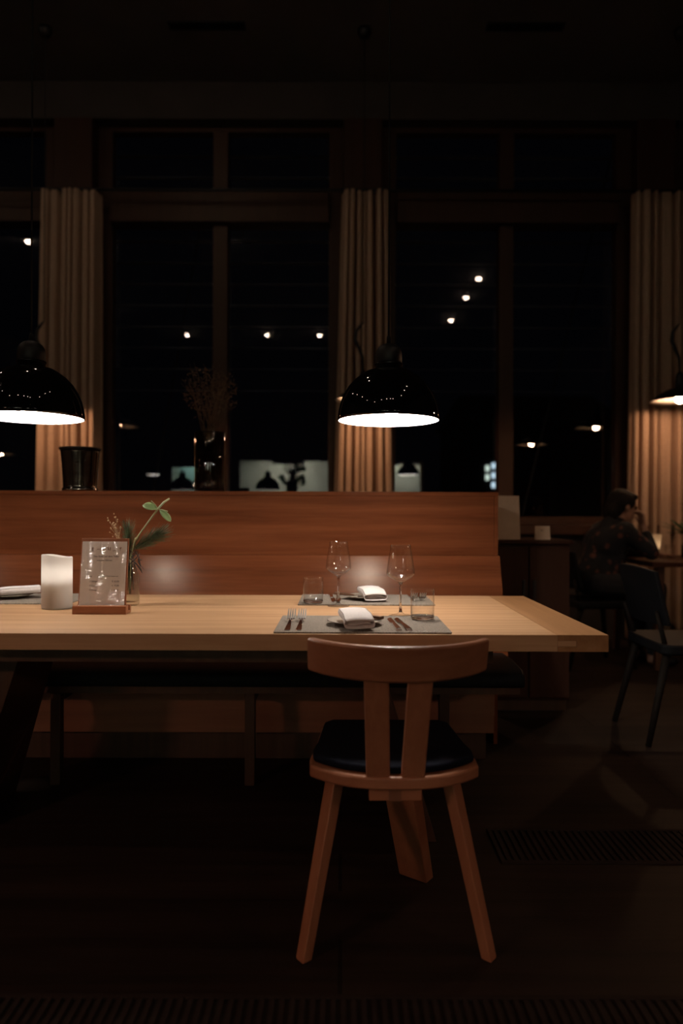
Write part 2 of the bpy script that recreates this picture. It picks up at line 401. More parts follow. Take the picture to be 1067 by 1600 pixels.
# wall behind the camera with the openings of the lit kitchen
ops = [(-4.55, -3.85, 0.95, 2.27), (-2.72, -0.30, 0.95, 2.45), (1.36, 2.10, 0.0, 2.45)]
w = MB(); x = XL
for (a, b, z0, z1) in ops:
    w.box(x, a, YF - 0.1, YF, 0, CEIL)
    if z0 > 0: w.box(a, b, YF - 0.1, YF, 0, z0)
    w.box(a, b, YF - 0.1, YF, z1, CEIL); x = b
w.box(x, XR, YF - 0.1, YF, 0, CEIL)
struct('wall_front', w, M['wall'])
k = MB().box(XL, XR, YF - 1.75, YF - 1.65, 0, CEIL)
struct('wall_kitchen', k, M['kitchen'], 'pale kitchen wall behind the pass openings')
struct('trim_6', MB().box(2.10, 2.19, YF, YF + 0.03, 0, 2.45), wood('pine_trim', (0.45, 0.28, 0.12), (0.6, 0.4, 0.2), 'z'))
struct('wall_kitchen_teal', MB().box(-4.7, -3.7, YF - 1.66, YF - 1.60, 0, 2.9), M['kitchen_teal'])
for (xx, col, e) in ((-4.2, (0.75, 1.0, 0.92), 0.35), (-1.5, (1.0, 0.98, 0.84), 1.0), (1.75, (1.0, 0.98, 0.84), 0.5)):
    t = thing('kitchen_lamp', {-4.2: 'work lamp on the kitchen ceiling by the teal wall', -1.5: 'work lamp above the wide kitchen pass', 1.75: 'work lamp above the kitchen doorway'}[xx], 'lamp', (xx, YF - 1.38, 2.72))
    MB().box(-0.45, 0.45, -0.12, 0.12, 0.02, 0.06).build('housing', M['spot_ring'], t, bevel=0.004)
    MB().tube([(0, 0, 0.06), (0, 0, CEIL - 2.72)], 0.008, 8).build('rod', M['black_matt'], t)
    MB().box(-0.47, 0.47, 0.42, 0.44, -0.30, 0.06).box(-0.47, 0.47, 0.1205, 0.42, 0.045, 0.06).build('added_light_shield', M['spot_ring'], t)  # unseen plate added to keep the lamp's direct light out of the room
    l = lamp('kitchen_light', 'AREA', KITCHEN_W * e, col, (0, 0, 0.015), t, 0.8)

t = thing('flower_arrangement', 'dark vase of flowers on the kitchen counter, mirrored in the left window', 'flowers', (-1.32, YF - 0.28, 1.20))
MB().box(-1.39, 1.01, -0.42, -0.13, -0.06, -0.001).build('shelf_board', M['dark_wood'], t)
cc = t.children[0]; cc.parent = None; cc.location = t.location; cc.name = 'kitchen_counter'; tag(cc, 'dark serving counter in the wide kitchen pass', 'counter')
MB().lathe([(0, 0.0), (0.13, 0.0), (0.14, 0.05), (0.11, 0.30), (0.12, 0.46), (0.10, 0.46), (0.09, 0.3), (0, 0.28)], 28).build('vase', M['black_matt'], t, smooth=True)
rr_ = random.Random(3)
for q in range(15):
    a = rr_.uniform(0, 6.28); d = rr_.uniform(0.05, 0.36); zz = rr_.uniform(0.62, 1.12)
    p = (d * math.cos(a) * (0.5 + zz * 0.5), d * math.sin(a) * 0.25 - 0.06, zz)
    MB().tube([(0, 0, 0.3), (p[0] * 0.4, p[1] * 0.4, zz * 0.7), p], 0.006, 6).build('flower_stem', M['twig'], t)
    f_ = MB()
    for w_ in range(7): f_.ball((p[0] + rr_.uniform(-.05, .05), p[1] + rr_.uniform(-.03, .03), p[2] + rr_.uniform(-.05, .05)), rr_.uniform(0.03, 0.06), 8)
    f_.build('blossom', M['pine'], t, smooth=True)

# ================================================================== WINDOW SIDE
def curtain(x0, x1, top0, top1, label, seed):
    r = random.Random(seed)
    t = thing('curtain', label, 'curtain', ((x0 + x1) / 2, 5.93, 0.02), 0, 'linen curtains on the window pillars')
    c = (x0 + x1) / 2; n = 260; rows = 26
    ph = [r.uniform(0, 6.28) for _ in range(4)]; nf = 7.0
    polys = []
    for j in range(rows + 1):
        v = j / rows; row = []
        for i in range(n + 1):
            u = i / n
            xa = (x0 + (x1 - x0) * u) * (1 - v) + (top0 + (top1 - top0) * u) * v - c
            a = PI * nf * u + 0.8 * math.sin(2 * PI * 1.3 * u + ph[0]) + 0.5 * math.sin(2 * PI * 2.9 * u + ph[1]) + 0.3 * (1 - v) * math.sin(4 * u + ph[3])
            amp = (0.080 + 0.030 * math.sin(2 * PI * 1.7 * u + ph[2])) * (1 - 0.25 * v)
            p = min(1.0, abs(math.sin(a)) / (0.80 + 0.12 * math.sin(3 * u + ph[1]))); p = p * p * (3 - 2 * p)
            y = amp * (1 - 1.75 * p - 0.25 * abs(math.sin(a)))
            row.append((xa, y, v * 3.775))
        polys.append(row)
    m = MB().loft(polys, cap=False, closed=False)
    m.build('drape', M['curtain'], t, smooth=True, solid=0.004)
    for q in range(5):
        xx = (top0 + 0.04 + (top1 - top0 - 0.08) * q / 4) - c
        MB().tube([(xx, 0, 3.76), (xx, 0, 3.7805)], 0.005, 6).build('hook', M['black_matt'], t)
curtain(-2.59, -2.05, -2.53, -2.06, 'linen curtain above the bucket, leftmost of the three', 3)
curtain(-0.09, 0.445, -0.005, 0.39, 'linen curtain behind the dome lamp in the middle of the windows', 11)
curtain(2.43, 3.02, 2.46, 3.0, 'linen curtain at the right behind the seated person', 23)
t = thing('curtain_rod', 'black curtain rod running along the top of the curtains', 'curtain rod', (0, 5.93, 3.815))
MB().tube([(-6.9, 0, 0), (5.1, 0, 0)], 0.014, 10).build('rod', M['black_matt'], t, smooth=True)
for x in cols: MB().box(x - 0.015, x + 0.015, 0, 0.08, -0.012, 0.012).build('bracket', M['black_matt'], t)

# ceiling fittings
for (x0, x1, lab) in ((-1.33, -0.745, 'long black slot vent in the ceiling, left of the middle cable'), (1.09, 1.68, 'long black slot vent in the ceiling, right of the middle cable')):
    t = thing('ceiling_vent', lab, 'vent', ((x0 + x1) / 2, 5.32, CEIL - 0.012), 0, 'slot vents in the ceiling')
    hw = (x1 - x0) / 2; f = MB()
    f.box(-hw, hw, -0.045, -0.03, 0, 0.012); f.box(-hw, hw, 0.03, 0.045, 0, 0.012); f.box(-hw, -hw + 0.015, -0.03, 0.03, 0, 0.012); f.box(hw - 0.015, hw, -0.03, 0.03, 0, 0.012)
    f.build('frame', M['black_matt'], t)
    s = MB()
    for q in range(3): s.box(-hw + 0.015, hw - 0.015, -0.022 + q * 0.018, -0.016 + q * 0.018, 0.001, 0.011)
    s.build('slats', M['black_matt'], t)

spots = [(2.15, 1.47), (2.12, 0.49), (2.09, -0.94), (-3.23, -2.1), (-1.56, -2.1), (-0.47, -2.1), (-4.29, 2.93), (-4.29, 1.2), (-4.29, -0.4), (0.75, -2.1), (0.25, -2.1), (-4.29, 4.6), (-1.59, 2.9), (-1.42, 3.9)]
where = ['right of the front table', 'right of the oak chair', 'behind right of the oak chair', 'mirrored left in the left window', 'mirrored in the middle of the left window', 'mirrored near the middle curtain', 'mirrored far left beside the lamp cable', 'left of the front table', 'behind the front table on the left', 'in the row behind the chair', 'in the row behind, hidden by the middle curtain', 'near the left window', 'between the dome lamps, toward the window', 'over the bench, near the window']
sp0 = None
for (x, y), wh in zip(spots, where):
    lab = 'small round ceiling spot ' + wh
    if sp0 is None:
        sp0 = thing('ceiling_spot', lab, 'spotlight', (x, y, CEIL - 0.016), 0, 'small ceiling spots')
        MB().lathe([(0.044, 0.0), (0.057, 0.0), (0.060, 0.014), (0.044, 0.014)], 24, close=True).build('ring', M['spot_ring'], sp0, smooth=True)
        MB().lathe([(0, -0.036), (0.017, -0.033), (0.031, -0.024), (0.040, -0.010), (0.042, 0.004), (0.042, 0.013), (0, 0.013)], 20).build('lens', M['spot'], sp0, smooth=True)
    else: dup(sp0, (x, y, CEIL - 0.016), 0, lab)

# dome pendants over the table ---------------------------------------------------
def dome_pendant(x, y, z, label, watts, col, scale=1.0, group='black dome pendants over the dining table'):
    t = thing('pendant_lamp', label, 'pendant lamp', (x, y, z), 0, group)
    prof = [(0.175, 0), (0.1745, 0.012), (0.1715, 0.034), (0.165, 0.062), (0.154, 0.089), (0.137, 0.117), (0.114, 0.142), (0.081, 0.166), (0.047, 0.180)]
    inner = [(0.046, 0.176), (0.079, 0.162), (0.112, 0.139), (0.135, 0.114), (0.152, 0.087), (0.163, 0.06), (0.1695, 0.033), (0.1725, 0.0)]
    MB().lathe(prof + inner, 72, close=True).build('shade', M['black_gloss'], t, smooth=True)
    if watts:
        MB().lathe([(0, 0.004), (0.1722, 0.004), (0.1722, 0.007), (0, 0.007)], 64).build('diffuser', M['diffuser'], t)
        lamp('pendant_light', 'AREA', watts, col, (0, 0, 0.001), t, 0.33)
    else:
        MB().lathe([(r_ - 0.0008, z_) for r_, z_ in inner[::-1]] + [(0, 0.1765)], 64).build('lining', M['white_lining'], t, smooth=True)
        MB().tube([(0, 0, 0.085), (0, 0, 0.175)], 0.016, 14).build('socket', M['black_matt'], t)
        MB().lathe([(0, 0.010), (0.018, 0.013), (0.034, 0.023), (0.043, 0.040), (0.045, 0.055), (0.040, 0.072), (0.026, 0.086), (0.015, 0.094), (0, 0.094)], 32).build('bulb', M['dome_bulb' if x > 0 else 'dome_bulb_dim'], t, smooth=True)
    MB().lathe([(0.0, 0.178), (0.0455, 0.178), (0.0465, 0.215), (0.046, 0.226), (0.0435, 0.238), (0.037, 0.250), (0.026, 0.259), (0.012, 0.264), (0, 0.265)], 40).build('cap', M['black_matt'], t, smooth=True)
    MB().lathe([(0.0462, 0.188), (0.0485, 0.189), (0.0485, 0.195), (0.0462, 0.196)], 40, close=True).build('collar', M['black_gloss'], t, smooth=True)
    top = (CEIL - z) / scale
    MB().tube([(0, 0, 0.262), (0, 0, 0.285), (0, 0, 0.292)], [0.008, 0.007, 0.004], 10).tube([(0, 0, 0.29), (0, 0, top - 0.04)], 0.0034, 8).build('cable', M['cable'], t, smooth=True)
    MB().lathe([(0, top - 0.05), (0.05, top - 0.045), (0.055, top - 0.001), (0, top - 0.001)], 32).build('ceiling_rose', M['black_matt'], t, smooth=True)
    t.scale = (scale,) * 3
    return t
dome_pendant(0.160, 2.40, 1.400, 'black dome pendant lamp hanging above the wine glasses', 0, PENDANT_COL)
dome_pendant(-1.067, 2.40, 1.405, 'black dome pendant lamp cut by the left edge, above the candle', 0, PENDANT_COL)
dome_pendant(-2.297, 2.40, 1.400, 'black dome pendant mirrored small in the left window beside the tall vase', 0, PENDANT_COL)
dome_pendant(1.31, -1.3, 1.82, 'black dome pendant behind the viewer, mirrored right of the middle curtain', 4.0, PENDANT_COL, 1.2, 'pendants behind the viewer')
dome_pendant(-2.60, -0.60, 1.60, 'added fill lamp in black dome form behind the viewer on the left', FILL_W, FILL_COL, 1.0, 'pendants behind the viewer')  # added to brighten the chair from the left
dome_pendant(2.75, 0.20, 1.36, 'added fill lamp in black dome form beside the viewer on the right', FILL_W * 0.4, FILL_COL, 1.0, 'pendants behind the viewer')  # weaker fill added on the other side of the chair
dome_pendant(-4.6, -4.6, 1.98, 'dome pendant far behind the viewer, mirrored at the left window', 4.0, PENDANT_COL, 1.0, 'pendants behind the viewer')

# shallow enamel lamps along the windows ------------------------------------------
def dish_pendant(x, y, z, label):
    t = thing('dish_lamp', label, 'pendant lamp', (x, y, z), 0, 'shallow enamel lamps along the windows')
    out = [(0.215, 0.0), (0.16, 0.042), (0.10, 0.078), (0.05, 0.098), (0.026, 0.104)]
    MB().lathe(out + [(r - 0.001, zz + 0.004) for r, zz in out[::-1]], 56, close=True).build('shade', M['black_matt'], t, smooth=True)
    li = [(0.213, -0.001), (0.159, 0.0405), (0.099, 0.0765), (0.049, 0.0965), (0.0, 0.1)]
    MB().lathe(li, 56).build('shade_lining', M['enamel'], t, smooth=True, solid=0.0008)
    MB().lathe([(0, 0.100), (0.030, 0.101), (0.034, 0.13), (0.028, 0.20), (0.012, 0.225), (0, 0.226)], 28).build('neck', M['black_matt'], t, smooth=True)
    MB().tube([(0, 0, 0.045), (0, 0, 0.099)], 0.013, 12).build('socket', M['black_matt'], t)
    MB().ball((0, 0, 0.016), 0.032, 20).build('bulb', M['bulb'], t, smooth=True)
    pts = [(0, 0, 0.22), (-0.005, 0, 0.30)] + [(-0.03 - 0.035 * math.cos(a), 0, 0.44 + 0.10 * math.sin(a)) for a in [R(v) for v in range(-60, 181, 24)]][::-1] + [(0, 0, 0.56)]
    MB().tube([(0, 0, 0.22), (-0.006, 0, 0.33), (-0.035, 0, 0.40), (-0.062, 0, 0.46), (-0.055, 0, 0.53), (-0.02, 0, 0.575), (0, 0, 0.60)], [0.008, 0.011, 0.014, 0.015, 0.013, 0.009, 0.004], 10).build('hanger', M['black_matt'], t, smooth=True)
    MB().tube([(0, 0, 0.59), (0, 0, CEIL - z - 0.05)], 0.0035, 8).build('cable', M['cable'], t)
    MB().lathe([(0, CEIL - z - 0.075), (0.035, CEIL - z - 0.065), (0.05, CEIL - z - 0.03), (0.05, CEIL - z - 0.001), (0, CEIL - z - 0.001)], 28).build('ceiling_rose', M['black_matt'], t, smooth=True)
    return t
d0 = dish_pendant(0.164, 5.36, 1.945, 'shallow dish lamp half hidden behind the middle dome pendant')
dup(d0, (-2.285, 5.36, 1.945), 0, 'shallow dish lamp hidden behind the left dome pendant')
dup(d0, (2.59, 5.36, 1.945), 0, 'shallow dish lamp with bare bulb at the right edge, above the seated person')
dup(d0, (2.42, 3.55, 1.945), 0, 'shallow dish lamp mirrored lower left in the right window')
dup(d0, (-5.2, 1.8, 1.945), 0, 'shallow dish lamp mirrored at the far left edge')

# outside --------------------------------------------------------------------------
tag(struct('ground_outside', MB().box(-40, 60, 6.4, 60, -0.3, -0.1), M['ground']))
for (a, b, lab) in ((bays[2][0], bays[2][1], 'louver blind outside the left window'), (bays[3][0], bays[3][1], 'louver blind outside the right window')):
    t = thing('louver_blind', lab, 'blind', ((a + b) / 2, 6.75, 2.0), 0, 'aluminium louver blinds outside the windows')
    hw = (b - a) / 2 + 0.1; s = MB(); z = 0.25
    while z < 2.55:
        s.mesh([(-hw, -0.03, z), (hw, -0.03, z), (hw, 0.05, z + 0.012), (-hw, 0.05, z + 0.012)], [(0, 1, 2, 3)]); z += 0.205
    s.build('slats', M['louver'], t, solid=0.003)
    for sx in (-1, 1): MB().box(sx * hw - 0.01, sx * hw + 0.01, -0.02, 0.02, -2.1, 2.62).build('guide_rail', M['facade'], t)
for (p, q, lab) in (((-1.45, 7.1, 3.95), (-2.15, 7.1, -0.1), 'thin slanting steel rod outside the left window'), ((2.75, 7.1, 4.8), (1.55, 7.1, -0.1), 'thin slanting steel rod outside the right window')):
    tag(MB().tube([p, q], 0.009, 8).build('steel_rod', M['ground']), lab, 'rod')
t = thing('building', 'dark building far outside with five small bluish lit panes', 'building', (8.0, 30.4, -0.1))
MB().box(-3.0, 4.0, -0.2, 5, 0, 5.2).build('facade', M['facade'], t)
MB().hexa([(-3.3, -0.5, 5.2), (4.3, -0.5, 5.2), (4.3, 5.3, 5.2), (-3.3, 5.3, 5.2)], [(-2.5, 2, 6.6), (3.5, 2, 6.6), (3.5, 2.6, 6.6), (-2.5, 2.6, 6.6)]).build('roof', M['facade'], t)
for (px, py, m) in ((761, 731, 'lit_b'), (761, 745, 'lit_b'), (770.5, 727, 'lit_a'), (770.5, 742, 'lit_a'), (770.5, 757, 'lit_a')):
    xx = (px - CX) * 30.2 / F - 8.0; zz = H - (py - CY) * 30.2 / F + 0.1
    MB().box(xx - 0.075, xx + 0.075, -0.24, -0.205, zz - 0.12, zz + 0.12).build('lit_pane', M[m], t)

# ================================================================== BENCH
X0, X1 = -3.3, 0.737
t = thing('bench', 'long oak bench with high backrest and black leather seat behind the table', 'bench', (0, 3.0, 0))
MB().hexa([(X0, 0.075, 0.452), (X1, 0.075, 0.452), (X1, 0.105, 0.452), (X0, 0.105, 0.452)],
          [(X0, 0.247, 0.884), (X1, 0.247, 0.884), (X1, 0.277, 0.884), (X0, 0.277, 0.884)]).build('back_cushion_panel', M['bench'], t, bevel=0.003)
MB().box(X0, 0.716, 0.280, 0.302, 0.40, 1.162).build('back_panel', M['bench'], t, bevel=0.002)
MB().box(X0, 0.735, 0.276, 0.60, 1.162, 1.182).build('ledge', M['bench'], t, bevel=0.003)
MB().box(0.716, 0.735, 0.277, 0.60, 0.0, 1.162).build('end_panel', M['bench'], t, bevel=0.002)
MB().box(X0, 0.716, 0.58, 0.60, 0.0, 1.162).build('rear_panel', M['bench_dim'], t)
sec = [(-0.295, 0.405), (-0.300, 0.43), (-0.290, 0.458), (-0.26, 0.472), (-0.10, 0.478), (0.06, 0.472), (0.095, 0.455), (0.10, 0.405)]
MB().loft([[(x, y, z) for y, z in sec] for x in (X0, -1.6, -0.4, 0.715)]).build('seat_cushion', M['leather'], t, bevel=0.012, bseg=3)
MB().box(X0, 0.70, -0.27, 0.10, 0.375, 0.404).build('seat_frame', M['dark_wood'], t)
MB().box(X0, 0.66, 0.0, 0.03, 0.212, 0.374).build('base_panel', M['bench_dim'], t)
MB().box(X0, 0.66, 0.012, 0.04, 0.135, 0.211).build('kick_board', M['bench_dim'], t)
MB().box(X0, 0.64, 0.08, 0.10, 0.0, 0.134).build('plinth', M['dark_wood'], t)
for x in (-1.90, -1.13, -0.36, 0.41):
    MB().box(x - 0.02, x + 0.02, -0.235, -0.195, 0.0, 0.374).build('leg', M['dark_wood'], t, bevel=0.003)
    MB().box(x - 0.02, x + 0.02, -0.19, -0.005, 0.33, 0.374).build('bearer', M['dark_wood'], t)

# ================================================================== TABLE
TZ = 0.75
t = thing('dining_table', 'long pale oak dining table set for dinner under the dome lamps', 'table', (-0.5, 2.37, 0))
tb = MB().box(-1.095, 1.095, -0.45, 0.45, TZ - 0.046, TZ)
tb.box(1.095, 1.147, -0.4503, -0.35, TZ - 0.032, TZ - 0.016)
tb.build('tabletop', M['table'], t, bevel=0.0015)
e = MB()
e.box(1.0952, 1.235, -0.4498, 0.4498, TZ - 0.016, TZ - 0.0001); e.box(1.0952, 1.235, -0.4498, 0.4498, TZ - 0.046, TZ - 0.032); e.box(1.1472, 1.235, -0.4498, 0.4498, TZ - 0.032, TZ - 0.016)
e.build('breadboard_end', M['table_end'], t)
MB().box(-1.235, -1.0952, -0.4498, 0.4498, TZ - 0.046, TZ).build('breadboard_end', M['table_end'], t)
MB().box(-0.95, 0.95, -0.30, -0.26, TZ - 0.11, TZ - 0.0465).build('apron', M['dark_wood'], t)
MB().box(-0.95, 0.95, 0.26, 0.30, TZ - 0.11, TZ - 0.0465).build('apron', M['dark_wood'], t)
for sx in (-1, 1):
    a, b = (0.575 if sx > 0 else -0.575), (0.785 if sx > 0 else -0.785)
    MB().hexa([(b - 0.032, -0.07, 0), (b + 0.032, -0.07, 0), (b + 0.032, 0.33, 0), (b - 0.032, 0.33, 0)], [(a - 0.032, -0.07, TZ - 0.0995), (a + 0.032, -0.07, TZ - 0.0995), (a + 0.032, 0.25, TZ - 0.0995), (a - 0.032, 0.25, TZ - 0.0995)]).build('leg', M['dark_wood'], t, bevel=0.003)
    MB().box(a - 0.06, a + 0.06, -0.255, 0.255, TZ - 0.0990, TZ - 0.0466).build('crosspiece', M['dark_wood'], t)

# ================================================================== OAK CHAIR
t = thing('dining_chair', 'oak chair with curved backrest and navy seat pad in front of the table', 'chair', (0.135, 1.86, 0))
# local: camera side is -y
def arc_band(n, prof_in, z0f, z1f, th):
    polys = []
    for i in range(n + 1):
        u = -1 + 2 * i / n
        a = u * R(58)
        rad = 0.235
        x, y = rad * math.sin(a), -rad * math.cos(a)
        nx, ny = math.sin(a), -math.cos(a)
        lean = 0.018
        z0, z1 = z0f(u), z1f(u)
        polys.append([(x, y + lean, z0), (x + nx * th, y + lean + ny * th, z0), (x + nx * th, y - lean + ny * th, z1), (x, y - lean, z1)])
    return polys
polys = arc_band(36, None, lambda u: 0.702 + 0.003 * u * u, lambda u: 0.790 - 0.0 * u * u, 0.022)
off = -0.058
polys = [[(x, y + off, z) for x, y, z in p] for p in polys]
MB().loft(polys).build('backrest', M['chair_x'], t, bevel=0.0085, bseg=4)
def slab(b, tp, name, mat=None, bev=0.003):
    return MB().hexa(b, tp).build(name, mat or M['chair'], t, bevel=bev)
for (xb0, xb1, xt0, xt1) in ((-0.073, -0.016, -0.084, -0.027), (0.012, 0.068, 0.020, 0.076)):
    yb, yt = -0.165, -0.276
    slab([(xb0, yb - 0.013, 0.448), (xb1, yb - 0.013, 0.448), (xb1, yb + 0.013, 0.448), (xb0, yb + 0.013, 0.448)],
         [(xt0, yt - 0.011, 0.74), (xt1, yt - 0.011, 0.74), (xt1, yt + 0.011, 0.74), (xt0, yt + 0.011, 0.74)], 'back_splat')
def seat_outline(grow=0.0, front=0.24):
    pts = []
    n = 28
    for i in range(n + 1):                               # round rear edge
        u = -1 + 2 * i / n
        x = (0.213 + grow) * u
        y = -0.186 - grow + 0.085 * abs(u) ** 2.6
        pts.append((x, y))
    pts += [(0.215 + grow, -0.05), (0.205 + grow, 0.03), (0.190 + grow, front - 0.03), (0.165 + grow, front + grow), (-0.165 - grow, front + grow), (-0.190 - grow, front - 0.03), (-0.205 - grow, 0.03), (-0.215 - grow, -0.05)]
    return pts
MB().prism(seat_outline(), 0.418, 0.449).build('seat', M['chair_x'], t, bevel=0.007, bseg=3)
pad = [(x * 0.965, min(y + 0.022, 0.225) if y < 0 else y * 0.96) for x, y in seat_outline()]
MB().prism(pad, 0.4492, 0.468).build('seat_pad', M['navy'], t, bevel=0.010, bseg=3)
MB().box(-0.066, 0.063, -0.165, -0.135, 0.385, 0.4178).build('batten', M['chair_x'], t, bevel=0.003)
MB().box(-0.018, 0.012, -0.1668, -0.1645, 0.386, 0.4176).build('tenon', M['bench_dim'], t)
def leg(topc, botc, w0, w1, rot, name='leg'):
    a = []
    for (c, w) in ((botc, w1), (topc, w0)):
        q = []
        for sx, sy in ((-1, -1), (1, -1), (1, 1), (-1, 1)):
            x, y = sx * w[0] / 2, sy * w[1] / 2
            q.append((c[0] + x * math.cos(rot) - y * math.sin(rot), c[1] + x * math.sin(rot) + y * math.cos(rot), c[2]))
        a.append(q)
    MB().hexa(a[0], a[1]).build(name, M['chair'], t, bevel=0.004)
leg((-0.147, -0.075, 0.418), (-0.223, -0.165, 0.0), (0.040, 0.034), (0.032, 0.028), R(-52))
leg((0.143, -0.075, 0.418), (0.228, -0.158, 0.0), (0.040, 0.034), (0.032, 0.028), R(52))
leg((0.018, 0.02, 0.418), (0.092, 0.228, 0.0), (0.096, 0.046), (0.094, 0.044), R(-36))

# ================================================================== ON THE TABLE
def rounded(x0, x1, y0, y1, r, n=5):
    pts = []
    for (cx, cy, a0) in ((x1 - r, y1 - r, 0), (x0 + r, y1 - r, 90), (x0 + r, y0 + r, 180), (x1 - r, y0 + r, 270)):
        for i in range(n + 1):
            a = R(a0 + 90 * i / n); pts.append((cx + r * math.cos(a), cy + r * math.sin(a)))
    return pts
G = 'grey felt placemats on the table'
m0 = thing('placemat', 'grey felt placemat at the near edge in front of the oak chair', 'placemat', (0.060, 2.085, TZ), 0, G)
MB().prism(rounded(-0.247, 0.247, -0.155, 0.155, 0.006), 0.0002, 0.0040).build('mat', M['felt'], m0)
st = MB(); x = 0.125; prev = None                          # pale stitched script along the near right corner
pts = []
while x < 0.215:
    ph = (x - 0.125) * 420
    pts.append((x, -0.139 + 0.0030 * math.sin(ph) + 0.0022 * math.sin(ph * 0.43), 0.0042)); x += 0.0012
for s in (slice(0, 22), slice(25, 47), slice(51, 75)):
    st.tube(pts[s], 0.0012, 5)
st.build('stitched_script', M['felt_edge'], m0)
for ch in [c for c in m0.children if c.name.startswith('stitched')]: ch['label'] = 'pale stitched script'
dup(m0, (0.091, 2.663, TZ), PI, 'grey felt placemat on the far side below the far wine glass')
dup(m0, (-1.228, 2.663, TZ), PI, 'grey felt placemat on the far left behind the candle')
dup(m0, (-1.348, 2.085, TZ), 0, 'grey felt placemat whose tip shows at the left edge in front of the candle')
MZ = TZ + 0.0042

def plate(x, y, label):
    t = thing('plate', label, 'plate', (x, y, MZ), 0, 'small stoneware bread plates')
    MB().lathe([(0, 0.001), (0.034, 0.0), (0.037, 0.005), (0.060, 0.0085), (0.080, 0.0130), (0.081, 0.0142), (0.079, 0.0150), (0.060, 0.0115), (0.040, 0.0090), (0, 0.0085)], 56).build('dish', M['ceramic'], t, smooth=True)
    return t
p0 = plate(0.040, 2.065, 'small bread plate under the near folded napkin')
dup(p0, (0.094, 2.672, MZ), 0, 'small bread plate under the far folded napkin')
dup(p0, (-1.262, 2.672, MZ), 0, 'small bread plate under the napkin at the left edge')

def napkin(x, y, rz, label, wd=0.083, ln=0.145, pitch=2.5, h=0.027, droop=0.0105):
    t = thing('napkin', label, 'napkin', (x, y, MZ + 0.0152), rz, 'folded white linen napkins')
    prof_o, prof_i = [], []
    hw = wd / 2
    # outer loop of a folded cloth: flat arched top, curled sides, sagging bottom
    n = 16
    o = []
    for i in range(n + 1):
        u = -1 + 2 * i / n; o.append((u * hw, h - 0.004 * u * u))
    for a in (70, 40, 0, -40, -70): o.append((hw - 0.006 + 0.009 * math.cos(R(a)), 0.5 * h + 0.42 * h * math.sin(R(a))))
    for i in range(n + 1):
        u = 1 - 2 * i / n; o.append((u * hw * 0.92, 0.0005 + 0.002 * u * u))
    for a in (-110, -140, 180, 140, 110): o.append((-hw + 0.006 + 0.009 * math.cos(R(a)), 0.5 * h + 0.42 * h * math.sin(R(a))))
    cz = 0.48 * h
    inn = [(px * 0.955, cz + (pz - cz) * 0.76) for px, pz in o]
    nn = len(o); steps = 10
    mb = MB()
    def ring(src, v):
        yy = -ln / 2 + ln * v
        lift = math.tan(R(pitch)) * (yy + ln / 2) - droop * max(0.0, (0.34 - v) / 0.34) ** 1.4
        return [(px, yy + 0.002 * math.sin(px * 60), pz + lift + 0.0015 * math.sin(v * 5)) for px, pz in src]
    ro = [[mb.bm.verts.new(p) for p in ring(o, k / steps)] for k in range(steps + 1)]
    ri = [[mb.bm.verts.new(p) for p in ring(inn, k / steps)] for k in range(steps + 1)]
    for rr in (ro, ri):
        for a, b in zip(rr, rr[1:]):
            for k in range(nn): mb.bm.faces.new((a[k], a[(k + 1) % nn], b[(k + 1) % nn], b[k]))
    for a, b in ((ro[0], ri[0]), (ro[-1], ri[-1])):
        for k in range(nn): mb.bm.faces.new((a[k], a[(k + 1) % nn], b[(k + 1) % nn], b[k]))
    mb.build('folded_cloth', M['linen'], t, smooth=True)
    f = MB()                                               # inner layers of the fold
    for q, (s, zz) in enumerate(((0.84, 0.42), (0.74, 0.60))):
        row0, row1 = [], []
        for i in range(15):
            u = -1 + 2 * i / 14
            z = h * zz + 0.0022 * math.sin(u * 3 + q * 1.7)
            row0.append((u * hw * s, -ln / 2 + 0.010, z - droop * 0.93)); row1.append((u * hw * s, ln / 2 - 0.003, z + math.tan(R(pitch)) * (ln - 0.006)))
        rowm = [(p[0], -ln / 2 + 0.34 * ln, p[2] + droop * 0.93 + math.tan(R(pitch)) * 0.34 * ln) for p in row0]
        f.loft([row0, rowm, row1], cap=False, closed=False)
    f.build('inner_fold', M['linen'], t, smooth=True, solid=0.0016)
    return t
n0 = napkin(0.043, 2.022, R(7), 'folded white napkin on the near plate, behind the oak chair')
dup(n0, (0.116, 2.640, MZ + 0.0152), R(9), 'folded white napkin on the far plate, between the wine glasses')
napkin(-1.225, 2.655, R(-62), 'folded white napkin at the left edge behind the candle', droop=0.0)

def fork(x, y, z, rz, label):
    t = thing('fork', label, 'fork', (x, y, z), rz, 'steel forks laid on the placemats')
    b = MB(); pr = []
    for (yy, wd, zz, th) in ((-0.122, 0.0075, 0.0006, 0.0022), (-0.110, 0.0084, 0.0006, 0.0022), (-0.04, 0.0062, 0.003, 0.0026), (0.0, 0.0042, 0.007, 0.003), (0.025, 0.0045, 0.009, 0.0028), (0.033, 0.0115, 0.0085, 0.002), (0.045, 0.0122, 0.0085, 0.0018)):
        pr.append([(-wd, yy, zz), (wd, yy, zz), (wd, yy, zz + th), (-wd, yy, zz + th)])
    b.loft(pr); b.build('handle', M['steel'], t, bevel=0.0008)
    g = MB()
    for q in range(4):
        xx = -0.0103 + q * 0.00687
        pr = []
        for (yy, zz, wd) in ((0.0445, 0.0085, 0.0021), (0.052, 0.0110, 0.0021), (0.064, 0.0185, 0.0020), (0.076, 0.0268, 0.0017), (0.084, 0.0325, 0.0008)):
            pr.append([(xx - wd, yy, zz), (xx + wd, yy, zz), (xx + wd, yy, zz + 0.0016), (xx - wd, yy, zz + 0.0016)])
        g.loft(pr)
    g.build('tines', M['steel_tines'], t)
    return t
f0 = fork(-0.151, 2.072, MZ, 0, 'steel fork on the near placemat, outer left')
